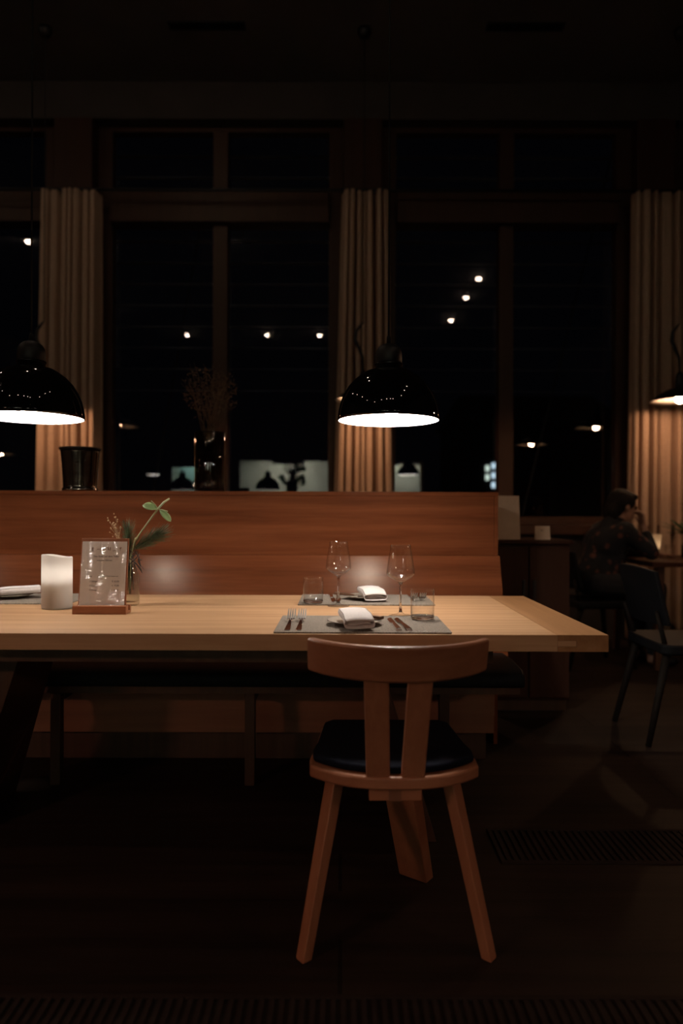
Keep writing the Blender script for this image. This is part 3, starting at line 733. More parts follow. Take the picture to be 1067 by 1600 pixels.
dup(f0, (-0.119, 2.072, MZ), 0, 'steel fork on the near placemat, beside the outer one')
dup(f0, (0.272, 2.672, MZ), PI, 'steel fork on the far placemat, seen through the near tumbler')
dup(f0, (0.304, 2.672, MZ), PI, 'steel fork at the far placemat edge, behind the near tumbler')
def knife(x, y, z, rz, label):
    t = thing('table_knife', label, 'knife', (x, y, z), rz, 'steel knives laid on the placemats')
    pr = []
    for (yy, wd, zz, th) in ((-0.122, 0.0085, 0.0004, 0.0065), (-0.113, 0.0095, 0.0002, 0.0075), (-0.05, 0.0078, 0.0002, 0.0070), (-0.015, 0.0066, 0.0008, 0.0058), (-0.005, 0.0066, 0.001, 0.005)):
        pr.append([(-wd, yy, zz), (wd, yy, zz), (wd * 0.8, yy, zz + th), (-wd * 0.8, yy, zz + th)])
    MB().loft(pr).build('handle', M['steel'], t, bevel=0.0014)
    MB().loft([[(-0.006, -0.0055, 0.002), (0.006, -0.0055, 0.002), (0.006, -0.0055, 0.0042), (-0.006, -0.0055, 0.0042)],
               [(-0.010, 0.02, 0.002), (0.007, 0.02, 0.002), (0.007, 0.02, 0.0038), (-0.010, 0.02, 0.0038)],
               [(-0.010, 0.08, 0.0018), (0.007, 0.08, 0.0018), (0.007, 0.08, 0.0034), (-0.010, 0.08, 0.0034)],
               [(0.0, 0.108, 0.0018), (0.006, 0.112, 0.0018), (0.006, 0.112, 0.0026), (0.0, 0.108, 0.0026)]]).build('blade', M['steel'], t)
    return t
k0 = knife(0.1555, 2.072, MZ, R(3), 'steel knife on the near placemat, left of the pair')
dup(k0, (0.180, 2.072, MZ), R(5), 'steel knife on the near placemat, right of the pair')
dup(k0, (-0.035, 2.675, MZ), PI + R(4), 'steel knife on the far placemat, left of the wine glass stem')
dup(k0, (-0.012, 2.675, MZ), PI, 'steel knife on the far placemat, behind the wine glass stem')
def butter_knife(x, y, z, rz, label):
    t = thing('butter_knife', label, 'butter knife', (x, y, z), rz, 'small butter knives on the bread plates')
    MB().loft([[(0.0, -0.004, 0.0), (0.0, 0.004, 0.0), (0.0, 0.004, 0.005), (0.0, -0.004, 0.005)], [(0.04, -0.0085, 0.0), (0.04, 0.0085, 0.0), (0.04, 0.0085, 0.008), (0.04, -0.0085, 0.008)], [(0.085, -0.0095, 0.0), (0.085, 0.0095, 0.0), (0.085, 0.0095, 0.009), (0.085, -0.0095, 0.009)]]).build('handle', M['brownwood'], t, bevel=0.002)
    MB().loft([[(-0.002, -0.004, 0.001), (-0.002, 0.004, 0.001), (-0.002, 0.004, 0.0026), (-0.002, -0.004, 0.0026)], [(-0.035, -0.009, 0.001), (-0.035, 0.005, 0.001), (-0.035, 0.005, 0.0024), (-0.035, -0.009, 0.0024)], [(-0.062, -0.004, 0.001), (-0.062, 0.003, 0.001), (-0.062, 0.003, 0.0022), (-0.062, -0.004, 0.0022)]]).build('blade', M['steel'], t)
    return t
b0 = butter_knife(0.058, 2.118, MZ + 0.0156, R(-42), 'dark butter knife on the near plate, poking out right of the napkin')
dup(b0, (0.050, 2.640, MZ + 0.0156), R(150), 'dark butter knife on the far plate, poking out left of the napkin')

def wineglass(x, y, z, label):
    t = thing('wine_glass', label, 'wine glass', (x, y, z), 0, 'stemmed wine glasses')
    MB().lathe([(0, 0.0), (0.038, 0.0005), (0.0385, 0.0015), (0.03, 0.0035), (0.012, 0.007), (0.006, 0.013), (0, 0.014)], 56).build('foot', M['glass'], t, smooth=True)
    MB().lathe([(0, 0.0125), (0.0055, 0.0125), (0.0038, 0.03), (0.0034, 0.07), (0.0038, 0.095), (0.006, 0.106), (0.009, 0.110), (0, 0.112)], 24).build('stem', M['thick_glass'], t, smooth=True)
    outp = [(0.0, 0.106), (0.009, 0.109), (0.02, 0.116), (0.036, 0.126), (0.0445, 0.134), (0.0458, 0.140), (0.0445, 0.152), (0.040, 0.182), (0.0345, 0.215), (0.0315, 0.2305)]
    inp = [(0.0308, 0.2305), (0.0338, 0.215), (0.0392, 0.182), (0.0437, 0.152), (0.0449, 0.141), (0.0436, 0.136), (0.035, 0.128), (0.018, 0.119), (0.0, 0.116)]
    MB().lathe(outp + inp, 64).build('bowl', M['glass'], t, smooth=True)
    return t
g0 = wineglass(0.192, 2.262, TZ + 0.0003, 'wine glass nearer the viewer, left of the near tumbler')
dup(g0, (-0.010, 2.490, TZ + 0.0003), 0, 'wine glass farther back, right of the far tumbler')
def tumbler(x, y, z, label, rim=0.0):
    t = thing('tumbler', label, 'water glass', (x, y, z), 0, 'straight water tumblers')
    MB().lathe([(0.0364, 0.012), (0.0368, 0.090), (0.0362, 0.0945), (0.0352, 0.0945), (0.0350, 0.090), (0.0347, 0.012)], 64, close=True).build('cup', M['glass'], t, smooth=True)
    MB().lathe([(0, 0.0008), (0.028, 0.0002), (0.0335, 0.002), (0.0362, 0.0075), (0.0364, 0.0119), (0.0345, 0.0119), (0.030, 0.0095), (0, 0.0085)], 64).build('base', M['thick_glass'], t, smooth=True)
    return t
u0 = tumbler(0.2515, 2.163, MZ, 'clear water tumbler on the near placemat, right of the wine glass')
dup(u0, (-0.102, 2.542, MZ), 0, 'clear water tumbler on the far placemat, left of the wine glass')

# candle --------------------------------------------------------------------------------
def candle(x, y, z, rad, h, wax_m, label, taper=0.0, flame='flame', floor_z=0.56, slope=0.0):
    t = thing('candle', label, 'candle', (x, y, z))
    def wob(r, zz, a): return (slope * r * math.cos(a - 0.6) + 0.0015 * math.sin(3 * a + 1)) if zz > h * 0.93 else 0
    rb = rad * (1 - taper)
    zf = h * floor_z
    rz_ = lambda z_: rb + (rad - rb) * z_ / h
    z0 = h * 0.10
    MB().lathe([(0, 0.0), (rb * 0.97, 0.0), (rb - 0.0004, 0.004), (rz_(z0) - 0.0004, z0), (rad * 0.80, zf * 0.55), (rad * 0.52, zf), (0, zf - 0.003)], 56).build('wax_body', M['wax_solid'], t, smooth=True)
    wall = [(rb, 0.004)] + [(rz_(z0 + (h - 0.004 - z0) * q / 12), z0 + (h - 0.004 - z0) * q / 12) for q in range(13)]
    wall += [(rad - 0.001, h - 0.001), (rad - 0.004, h), (rad - 0.009, h - 0.001), (rad - 0.012, h - 0.006), (rad - 0.013, h - 0.014)]
    MB().lathe(wall, 56, wob=wob).build('wax_wall', wax_m, t, smooth=True)
    MB().tube([(0, 0, h * floor_z - 0.002), (0.001, 0, h * floor_z + 0.014)], 0.0013, 6).build('wick', M['wick'], t)
    fz = h * floor_z + 0.006
    MB().lathe([(0, fz), (0.004, fz + 0.005), (0.0055, fz + 0.012), (0.0035, fz + 0.021), (0, fz + 0.032)], 14).build('flame', M[flame], t, smooth=True)
    return t
candle(-0.984, 2.420, TZ + 0.0003, 0.0505, 0.182, M['wax'], 'thick ivory pillar candle glowing at the top, left on the table', slope=-0.12)

# menu stand ------------------------------------------------------------------------------
t = thing('menu_stand', 'wooden table menu stand holding a sleeved menu sheet beside the candle', 'menu stand', (-0.787, 2.300, TZ + 0.0003))
bx = 0.087
b = MB()
b.box(-bx, bx, -0.028, 0.0015, 0, 0.026); b.box(-bx, bx, 0.0125, 0.028, 0, 0.026); b.box(-bx, bx, 0.0015, 0.0125, 0, 0.0095)
b.build('base', M['stand'], t)
lean = Matrix.Translation((-0.004, 0.0066, 0.0105)) @ Matrix.Rotation(R(-9), 4, 'X')
MB().box(-0.078, 0.080, -0.0022, 0.0022, 0, 0.237, lean).build('board', M['stand'], t, bevel=0.0008)
MB().box(-0.0745, 0.0745, -0.0031, -0.0024, 0.004, 0.226, lean).build('menu_sheet', M['paper'], t)
sheet = [c for c in t.children if c.name.startswith('menu_sheet')][0]
def text(body, x, z, size, mat, par, align='LEFT'):
    cu = bpy.data.curves.new('text', 'FONT'); cu.body = body; cu.size = size; cu.extrude = 0.0001; cu.align_x = align
    ob = bpy.data.objects.new('text', cu); C.objects.link(ob)
    dg = bpy.context.evaluated_depsgraph_get(); dg.update()
    me = bpy.data.meshes.new_from_object(ob.evaluated_get(dg)); bpy.data.objects.remove(ob)
    me.transform(lean @ Matrix.Translation((x, -0.00335, z)) @ Matrix.Rotation(R(90), 4, 'X'))
    me.materials.clear(); me.materials.append(mat)
    o = bpy.data.objects.new('printed_line', me); C.objects.link(o); o.parent = par
    return o
text('Das Gute auf dem Teller', 0.008, 0.1735, 0.0086, M['ink'], sheet, 'CENTER')
text('unserer Gärten', 0.002, 0.1605, 0.0082, M['ink'], sheet, 'CENTER')
text('Freitag', -0.056, 0.1085, 0.0070, M['ink'], sheet)
text('wählen Sie aus allen Gängen und', -0.018, 0.1085, 0.0052, M['ink'], sheet)
for i, (a, p) in enumerate((('3 Gänge', '€ 65,00'), ('4 Gänge', '€ 75,00'), ('5 Gänge', '€ 85,00'))):
    z = 0.0905 - i * 0.0142
    text(a, -0.044, z, 0.0078, M['ink'], sheet); text(p, 0.030, z, 0.0078, M['ink'], sheet)
def icon(strokes, cx, cz):
    m = MB()
    for st in strokes:
        m.tube([tuple(lean @ Vector((cx + a, -0.0034, cz + c))) for a, c in st], 0.0007, 5)
    return m.build('printed_icon', M['sepia'], sheet)
iz = 0.200
icon([[(-.004, .005), (.003, .006), (.004, .001), (-.003, .0), (-.004, -.005), (.004, -.006)], [(0, .007), (0, -.007)], [(-.004, 0), (.004, .002)], [(-.003, .003), (.003, -.004)]], -0.040, iz)
icon([[(-.005, -.002), (-.001, .001), (.003, -.001), (.006, .001)]], -0.020, iz)
icon([[(-.004, .005), (-.004, -.005), (.003, -.005), (.004, .005)], [(-.001, .005), (-.001, -.004)]], -0.001, iz - .001)
icon([[(-.005, .008), (-.002, -.004), (-.004, .002)], [(.003, .006), (.002, -.005), (.005, -.004), (.005, .005)], [(-.003, .006), (-.001, -.003)]], 0.015, iz + .001)
icon([[(-.005, -.001), (-.002, -.003), (.002, .0), (.005, -.002)]], 0.033, iz - .003)
icon([[(-.004, .005), (0, .002), (.004, .006)], [(0, .007), (0, -.006)], [(-.003, .001), (.003, .002)]], 0.053, iz + .001)
n = 40; polys = []
for j in range(n + 1):
    z = 0.003 + 0.224 * j / n; row = []
    for i in range(25):
        xx = -0.0755 + 0.151 * i / 24
        bul = 0.0022 * math.sin(PI * i / 24) * math.sin(PI * j / n)
        row.append(tuple(lean @ Vector((xx, -0.0040 - bul, z))))
    polys.append(row)
MB().loft(polys, cap=False, closed=False).build('plastic_sleeve', M['sleeve'], t, smooth=True)

# bottle vase with sprigs -----------------------------------------------------------------
def pine(mb, base, tip, n, ln, spread, r):
    base, tip = Vector(base), Vector(tip); ax = (tip - base).normalized()
    for i in range(n):
        u = r.random() ** 0.8
        p = base.lerp(tip, u)
        d = Vector((r.gauss(0, 1), r.gauss(0, 1), r.gauss(0, 1)))
        d = (d - ax * d.dot(ax)).normalized()
        dirv = (ax + d * spread * r.uniform(0.25, 1.0)).normalized()
        L = ln * r.uniform(0.7, 1.1)
        mid = p + dirv * L * 0.5 + Vector((0, 0, -0.001)); end = p + dirv * L + ax * 0.004 + Vector((0, 0, -0.003 * r.random()))
        mb.tube([p, mid, end], [0.0007, 0.0006, 0.0003], 3, cap=False)
def leaf(mb, base, tip, wd, nrm, curl=0.15):
    base, tip = Vector(base), Vector(tip); ax = tip - base; L = ax.length; ax.normalize()
    nrm = Vector(nrm); side = ax.cross(nrm).normalized(); nn = side.cross(ax).normalized()
    polys = []
    for i in range(13):
        u = i / 12; w2 = wd * math.sin(PI * min(1, u ** 1.25)) ** 0.6 if 0 < u < 1 else 0.0004
        c = base + ax * L * u + nn * (-curl * L * u * u)
        polys.append([c + side * w2 * k + nn * (abs(k) * w2 * 0.25) for k in (-1, -0.5, 0, 0.5, 1)])
    mb.loft(polys, cap=False, closed=False)
vt = thing('bottle_vase', 'small clear bottle vase with pine sprigs and a leafy stem behind the menu', 'vase', (-0.756, 2.500, TZ + 0.0003))
bo = [(0, 0.0015), (0.028, 0.0), (0.0325, 0.004), (0.034, 0.012), (0.034, 0.095), (0.0325, 0.112), (0.027, 0.124), (0.021, 0.132), (0.0195, 0.142), (0.0195, 0.162), (0.023, 0.165), (0.023, 0.169)]
bi = [(0.018, 0.169), (0.0175, 0.142), (0.019, 0.133), (0.025, 0.123), (0.0305, 0.111), (0.032, 0.095), (0.032, 0.016), (0.026, 0.012), (0, 0.016)]
MB().lathe(bo + bi, 48).build('bottle', M['bottle_glass'], vt, smooth=True)
r = random.Random(5)
def V(px, py, D=2.5): return ((px - CX) * D / F + 0.756, D - 2.5, H - (py - CY) * D / F - TZ)
sp = MB(); pine(sp, (0.008, -0.005, 0.20), V(246, 838, 2.49), 330, 0.062, 0.85, r)
sp.tube([(0.0, 0, 0.05), (0.004, 0, 0.17), (0.008, -0.005, 0.20), V(246, 838, 2.49)], [0.003, 0.003, 0.003, 0.0015], 6); sp.build('pine_sprig', M['pine'], vt)
sp = MB(); pine(sp, (-0.006, 0.004, 0.155), V(200, 832, 2.5), 260, 0.052, 0.8, r)
sp.tube([(-0.002, 0.004, 0.04), (-0.006, 0.004, 0.15), V(200, 832, 2.5)], [0.003, 0.003, 0.0015], 6); sp.build('pine_sprig', M['pine'], vt)
st = MB(); st.tube([(0.002, -0.006, 0.06), (0.004, -0.008, 0.17), V(211, 846, 2.48), V(228, 822, 2.48), V(247, 796, 2.48), V(256, 786, 2.48), V(264.5, 780, 2.48)], [0.0022, 0.0022, 0.0026, 0.0027, 0.0034, 0.0040, 0.0026], 8)
st.ball(V(212.5, 843, 2.475), (0.005, 0.004, 0.004), 10); st.build('green_stem', M['stem'], vt, smooth=True)
J = V(246.5, 796.5, 2.48)
lf = MB(); leaf(lf, J, V(223.5, 789, 2.465), 0.0165, (0.1, -0.8, 0.6)); lf.build('leaf', M['leaf'], vt, smooth=True, solid=0.0008)
lf = MB(); leaf(lf, V(249, 797, 2.48), V(267, 814, 2.465), 0.0125, (0.3, -0.85, 0.45)); lf.build('leaf', M['leaf'], vt, smooth=True, solid=0.0008)
st = MB(); st.tube([J, V(243, 790, 2.47), V(236, 783.5, 2.466)], 0.0012, 6); st.tube([J, V(254, 797.5, 2.47), V(262, 800, 2.466)], 0.0012, 6); st.build('leaf_stalk', M['stem'], vt)
df = MB()
for i in range(34):
    px, py = r.gauss(180, 6.5), r.gauss(824, 9)
    if px < 166: px = 168
    D = 2.5 + r.uniform(-0.02, 0.02)
    p = V(px, py, D)
    df.ball(p, (0.0021, 0.0021, 0.0028), 6)
    if i % 2 == 0: df.tube([V(186 + r.uniform(-3, 3), 846, 2.5), V((px + 186) / 2, (py + 842) / 2, D), p], 0.0004, 3)
df.tube([(-0.008, 0.0, 0.10), (-0.014, 0.002, 0.19), V(186, 846, 2.5)], 0.0008, 4)
df.build('dried_blossom', M['dry'], vt)
tw = MB()
for i in range(26):
    a = r.uniform(0, 6.28); z = 0.165 + r.uniform(-0.025, 0.05)
    p = Vector((0.012 + 0.018 * math.cos(a), 0.018 * math.sin(a), z)); q = p + Vector((r.uniform(-0.004, 0.022), r.uniform(-0.02, 0.012), r.uniform(-0.05, 0.02)))
    tw.tube([p, (p + q) / 2 + Vector((r.uniform(-.006, .006), 0, r.uniform(-.006, .006))), q], [0.0015, 0.0014, 0.0009], 5)
for (a, b) in (((197, 868), (223, 896)), ((200, 872), (222, 892)), ((213, 862), (220, 890)), ((205, 880), (219, 866)), ((199, 886), (214, 872))):
    tw.tube([V(*a, 2.47), V((a[0] + b[0]) / 2 + 2, (a[1] + b[1]) / 2 - 1, 2.468), V(*b, 2.47)], 0.0015, 5)
tw.tube([(0.0, 0.006, 0.17), (0.004, 0.004, 0.10), (0.002, 0.0, 0.04)], 0.002, 6); tw.tube([(0.006, 0.0, 0.17), (0.012, -0.006, 0.10), (0.014, -0.004, 0.055)], 0.002, 6)
tw.build('twig', M['twig'], vt)

# ================================================================== ON THE BENCH LEDGE
t = thing('metal_bucket', 'dark polished metal bucket on the bench ledge in front of the left curtain', 'bucket', (-1.283, 3.43, 1.1822))
MB().lathe([(0, 0.001), (0.080, 0.0), (0.085, 0.006), (0.084, 0.014), (0.077, 0.020), (0.0775, 0.026), (0.084, 0.12), (0.090, 0.190), (0.0925, 0.203), (0.088, 0.203), (0.080, 0.12), (0.073, 0.03), (0, 0.026)], 64).build('vessel', M['dark_metal'], t, smooth=True)
MB().lathe([(0.0895, 0.200), (0.0965, 0.202), (0.0995, 0.209), (0.0965, 0.2135), (0.0895, 0.2115)], 64, close=True).build('rim', M['black_matt'], t, smooth=True)
t = thing('tall_vase', 'tall glass cylinder vase with dried grasses on the bench ledge', 'vase', (-0.645, 3.42, 1.1822))
MB().lathe([(0, 0.001), (0.070, 0.0), (0.073, 0.006), (0.075, 0.29), (0.0735, 0.292), (0.071, 0.29), (0.069, 0.014), (0, 0.012)], 56).build('cylinder', M['vase_glass'], t, smooth=True)
ds = MB(); r = random.Random(9)
for i in range(42):
    a = r.uniform(0, 6.28); rr = r.uniform(0.01, 0.058)
    p = Vector((rr * math.cos(a), rr * math.sin(a), 0.02)); q = Vector((rr * 0.7 * math.cos(a), rr * 0.7 * math.sin(a), 0.28))
    tip = Vector((r.uniform(-0.13, 0.13), r.uniform(-0.09, 0.09), r.uniform(0.42, 0.62)))
    ds.tube([p, q, q.lerp(tip, 0.6) + Vector((0, 0, 0.03)), tip], [0.0017, 0.0015, 0.0011, 0.0007], 4)
ds.build('stalks', M['dry_dark'], t)
db = MB()
for i in range(420):
    a = r.uniform(0, 6.28); rr = 0.13 * math.sqrt(r.random())
    z = 0.50 + 0.13 * r.uniform(-1, 1) * math.sqrt(max(0, 1 - (rr / 0.14) ** 2)) - 0.03 * (r.random() < 0.2)
    c = Vector((rr * math.cos(a), rr * math.sin(a) * 0.7, z))
    for q in range(3):
        d = Vector((r.gauss(0, 1), r.gauss(0, 1), r.gauss(0, 1))).normalized() * r.uniform(0.008, 0.02)
        db.tube([c, c + d], [0.0012, 0.0004], 3)
    db.ball(c, r.uniform(0.002, 0.0045), 5)
db.build('seed_heads', M['dry_dark'], t)

# ================================================================== SIDEBOARD ON THE RIGHT
t = thing('sideboard', 'dark wooden sideboard standing right of the bench end', 'sideboard', (1.02, 4.02, 0))
MB().box(-0.225, 0.225, -0.20, 0.22, 0.06, 0.915).build('body', M['cabinet'], t, bevel=0.003)
MB().box(-0.24, 0.24, -0.23, 0.24, 0.916, 0.936).build('top', M['cabinet'], t, bevel=0.003)
for x in (-0.113, 0.113):
    d = MB().box(x - 0.108, x + 0.108, -0.221, -0.201, 0.08, 0.90).build('door', M['cabinet'], t, bevel=0.002)
    MB().box(x * 0.25 - 0.006, x * 0.25 + 0.006, -0.236, -0.2215, 0.60, 0.72).build('handle', M['black_matt'], d)
MB().box(-0.215, 0.215, -0.18, 0.20, 0, 0.059).build('plinth', M['dark_wood'], t)
t = thing('menu_folder', 'cream menu folder standing upright on the sideboard beside the bench end', 'folder', (0.905, 3.87, 0.9364), R(4))
ln2 = Matrix.Rotation(R(-6), 4, 'X')
MB().box(-0.115, 0.088, 0.0, 0.004, 0, 0.245, ln2).build('cover', M['cream'], t, bevel=0.001)
MB().box(-0.112, 0.084, 0.0045, 0.012, 0.003, 0.242, ln2).build('pages', M['paper'], t)
MB().box(-0.115, 0.088, 0.0125, 0.0165, 0, 0.245, ln2).build('back_cover', M['cream'], t, bevel=0.001)
MB().hexa([(-0.03, 0.03, 0), (0.03, 0.03, 0), (0.03, 0.07, 0), (-0.03, 0.07, 0)], [(-0.03, 0.0345, 0.15), (0.03, 0.0345, 0.15), (0.03, 0.0385, 0.15), (-0.03, 0.0385, 0.15)]).build('prop', M['dark_wood'], t)
t = thing('small_card', 'small cream card with a dark mark standing on the sideboard', 'card', (1.112, 3.855, 0.9364), R(-6))
ln3 = Matrix.Rotation(R(-14), 4, 'X')
MB().box(-0.040, 0.040, 0, 0.0015, 0.0, 0.078, ln3).build('front_leaf', M['cream'], t)
MB().hexa([(-0.04, 0.045, 0), (0.04, 0.045, 0), (0.04, 0.0465, 0), (-0.04, 0.0465, 0)], [(-0.04, 0.0205, 0.0755), (0.04, 0.0205, 0.0755), (0.04, 0.022, 0.0755), (-0.04, 0.022, 0.0755)]).build('back_leaf', M['cream'], t)
mk = MB(); mk.tube([tuple(ln3 @ Vector(p)) for p in ((-0.010, -0.0006, 0.058), (-0.002, -0.0006, 0.050), (0.006, -0.0006, 0.060), (-0.002, -0.0006, 0.050), (-0.004, -0.0006, 0.040))], 0.0016, 5); mk.build('mark', M['ink'], t)

# ================================================================== RIGHT SIDE TABLES, CHAIRS
def side_table(x0, x1, y0, y1, label):
    cx, cy = (x0 + x1) / 2, (y0 + y1) / 2; hx, hy = (x1 - x0) / 2, (y1 - y0) / 2
    t = thing('side_table', label, 'table', (cx, cy, 0), 0, 'dark tables along the right wall')
    MB().box(-hx, hx, -hy, hy, 0.715, 0.75).build('tabletop', M['cabinet'], t, bevel=0.003)
    for sx in (-1, 1):
        for sy in (-1, 1):
            MB().hexa([(sx * (hx - 0.06) - 0.02, sy * (hy - 0.06) - 0.02, 0), (sx * (hx - 0.06) + 0.02, sy * (hy - 0.06) - 0.02, 0), (sx * (hx - 0.06) + 0.02, sy * (hy - 0.06) + 0.02, 0), (sx * (hx - 0.06) - 0.02, sy * (hy - 0.06) + 0.02, 0)],
                      [(sx * (hx - 0.08) - 0.028, sy * (hy - 0.08) - 0.028, 0.7145), (sx * (hx - 0.08) + 0.028, sy * (hy - 0.08) - 0.028, 0.7145), (sx * (hx - 0.08) + 0.028, sy * (hy - 0.08) + 0.028, 0.7145), (sx * (hx - 0.08) - 0.028, sy * (hy - 0.08) + 0.028, 0.7145)]).build('leg', M['dark_wood'], t)
side_table(2.13, 3.05, 4.78, 5.62, 'dark table with a candle in front of the right curtain')
side_table(2.02, 2.95, 3.05, 3.95, 'dark table cut by the right edge, nearer the viewer')
def dark_chair(x, y, rz, label):
    t = thing('black_chair', label, 'chair', (x, y, 0), rz, 'black chairs at the right tables')      # local +x is forward
    MB().prism(rounded(-0.21, 0.23, -0.22, 0.22, 0.05), 0.425, 0.475).build('seat', M['leather'], t, bevel=0.012)
    polys = []
    for i in range(21):
        u = -1 + 2 * i / 20; y = 0.21 * u; xx = -0.215 + 0.05 * u * u
        polys.append([(xx, y, 0.56), (xx - 0.022, y, 0.56), (xx - 0.085, y, 0.835 - 0.02 * u * u), (xx - 0.063, y, 0.835 - 0.02 * u * u)])
    MB().loft(polys).build('backrest', M['leather'], t, bevel=0.006)
    for sy in (-1, 1):
        MB().limb([(-0.17, sy * 0.17, 0.43), (-0.225, sy * 0.185, 0.62)], [0.012, 0.010]).build('back_post', M['black_wood'], t, smooth=True)
        MB().tube([(-0.17, sy * 0.17, 0.4245), (-0.27, sy * 0.2, 0.0)], [0.020, 0.013], 12).build('leg', M['black_wood'], t, smooth=True)
        MB().tube([(0.17, sy * 0.17, 0.4245), (0.22, sy * 0.2, 0.0)], [0.020, 0.013], 12).build('leg', M['black_wood'], t, smooth=True)
    return t
c0 = dark_chair(1.70, 3.45, 0, 'empty black chair at the right edge, nearer the viewer')
dup(c0, (1.80, 5.02, 0), R(8), 'black chair under the seated person')

candle(2.362, 5.30, 0.7503, 0.062, 0.176, M['wax_warm'], 'cream candle glowing on the right table beside the seated person', taper=0.28, flame='flame_warm', floor_z=0.45)
t = thing('flower_vase', 'small dark vase with drooping flowers right of the far candle', 'vase', (2.60, 5.26, 0.7503))
MB().lathe([(0, 0.001), (0.035, 0.0), (0.04, 0.02), (0.04, 0.09), (0.02, 0.125), (0.02, 0.15), (0.017, 0.15), (0.017, 0.125), (0.036, 0.09), (0.036, 0.012), (0, 0.01)], 32).build('bottle', M['smoke'], t, smooth=True)
r = random.Random(31); fl = MB(); fo = MB()
for (dx, dz) in ((-0.02, 0.40), (0.05, 0.36), (0.10, 0.42)):
    fl.tube([(0, 0, 0.03), (0, 0, 0.15), (dx * 0.6, 0, 0.30), (dx, 0, dz)], 0.0025, 6)
fl.build('stems', M['pine'], t)
for (dx, dz) in ((-0.02, 0.40), (0.05, 0.36), (0.10, 0.42)):
    h_ = MB()
    for q in range(9):
        a = 2 * PI * q / 9; leaf(h_, (dx, 0, dz), (dx + 0.04 * math.cos(a), 0.04 * math.sin(a), dz + 0.012), 0.011, (0, 0, 1))
    h_.ball((dx, 0, dz + 0.004), 0.010, 10); h_.build('blossom', M['dry_dark'], t, smooth=True)
for i in range(26):
    a = r.uniform(0, 6.28); rr = r.uniform(0.05, 0.16); zz = r.uniform(0.20, 0.31)
    leaf(fo, (0, 0, 0.17), (-0.04 + rr * math.cos(a), rr * 0.7 * math.sin(a), zz), 0.014, (0, -0.3, 1))
fo.build('foliage', M['pine'], t, smooth=True)
t = thing('small_tumbler', 'small glass right of the far candle on the right table', 'water glass', (2.545, 5.42, 0.7503))
MB().lathe([(0, 0.0005), (0.03, 0.0005), (0.034, 0.008), (0.036, 0.09), (0.034, 0.09), (0.032, 0.012), (0, 0.008)], 36).build('cup', M['glass'], t, smooth=True)

# ================================================================== SEATED PERSON (facing +x, leaning on the far right table)
P = thing('person', 'seated person with dark hair in a dark floral top, hand raised to the chin', 'person', (1.83, 5.02, 0), R(8))
def skinned(mb, name, mat, parent, vox=0.008, it=6):
    o = mb.build(name, mat, parent, smooth=True)
    rm = o.modifiers.new('remesh', 'REMESH'); rm.mode = 'VOXEL'; rm.voxel_size = vox; rm.use_smooth_shade = True
    sm = o.modifiers.new('smooth', 'SMOOTH'); sm.factor = 0.5; sm.iterations = it
    return o
hd = Vector((0.205, 0.0, 1.135))
tilt = Matrix.Rotation(R(14), 4, 'Y')
def HP(x, y, z): return tuple(hd + (tilt @ Vector((x, y, z))))
b = MB()
b.ball(HP(-0.008, 0, 0.018), (0.096, 0.075, 0.092), 24, tilt)          # skull
b.ball(HP(0.030, 0, -0.045), (0.062, 0.056, 0.072), 20, tilt)          # jaw
b.ball(HP(0.068, 0, -0.095), (0.022, 0.022, 0.016), 12)                # chin
b.limb([HP(0.082, 0, 0.012), HP(0.102, 0, -0.024)], [0.010, 0.013])    # nose
b.ball(HP(0.086, 0, -0.060), (0.012, 0.024, 0.010), 12)                # lips
b.ball(HP(0.070, 0.03, 0.022), (0.020, 0.022, 0.010), 10); b.ball(HP(0.070, -0.03, 0.022), (0.020, 0.022, 0.010), 10)   # brow
for sy in (-1, 1): b.ball(HP(-0.005, sy * 0.078, -0.012), (0.018, 0.010, 0.030), 12)      # ears
b.limb([HP(-0.020, 0, -0.05), (0.140, 0, 1.000)], [0.050, 0.050])      # neck
b.limb([(0.0, 0, 0.61), (0.04, 0, 0.70), (0.09, 0, 0.86), (0.125, 0, 0.940)], [0.125, 0.115, 0.120, 0.070])
for sy in (-1, 1): b.limb([(0.125, 0, 0.955), (0.125, sy * 0.165, 0.950)], [0.055, 0.050])
# legs
for sy in (-1, 1):
    b.limb([(-0.02, sy * 0.085, 0.575), (0.40, sy * 0.11, 0.545), (0.38, sy * 0.11, 0.10)], [0.085, 0.058, 0.038])
    b.limb([(0.37, sy * 0.11, 0.05), (0.50, sy * 0.12, 0.035)], [0.040, 0.030])
# arms: near arm (y<0) elbow on the table, hand at the chin; far arm rests on the table
b.limb([(0.125, -0.175, 0.95), (0.335, -0.15, 0.795), (0.330, -0.060, 0.985)], [0.048, 0.038, 0.027])
b.limb([(0.125, 0.175, 0.95), (0.29, 0.20, 0.80), (0.50, 0.13, 0.785)], [0.048, 0.038, 0.027])
def hand(mb, w_, dirv, palm_side, thumb_side, curl):
    w_ = Vector(w_); d = Vector(dirv).normalized(); s = Vector(thumb_side).normalized(); p = Vector(palm_side).normalized()
    for k in range(4):
        off = (k - 1.5) * 0.0175
        root = w_ + d * 0.078 - s * off
        mb.limb([tuple(w_ + d * 0.012 - s * off * 0.6), tuple(root)], [0.013, 0.0105])
        L = (0.040, 0.045, 0.042, 0.033)[k]
        a1 = (d * math.cos(curl) + p * math.sin(curl)); a2 = (d * math.cos(2 * curl) + p * math.sin(2 * curl))
        m1 = root + a1 * L; m2 = m1 + a2 * L * 0.75
        mb.limb([tuple(root), tuple(m1), tuple(m2)], [0.0095, 0.0088, 0.0075])
    th0 = w_ + d * 0.025 + s * 0.026; th1 = th0 + (d * 0.6 + s * 0.8).normalized() * 0.038; th2 = th1 + (d + p * 0.4).normalized() * 0.030
    mb.limb([tuple(w_ + s * 0.010), tuple(th0), tuple(th1), tuple(th2)], [0.014, 0.013, 0.0105, 0.0085])
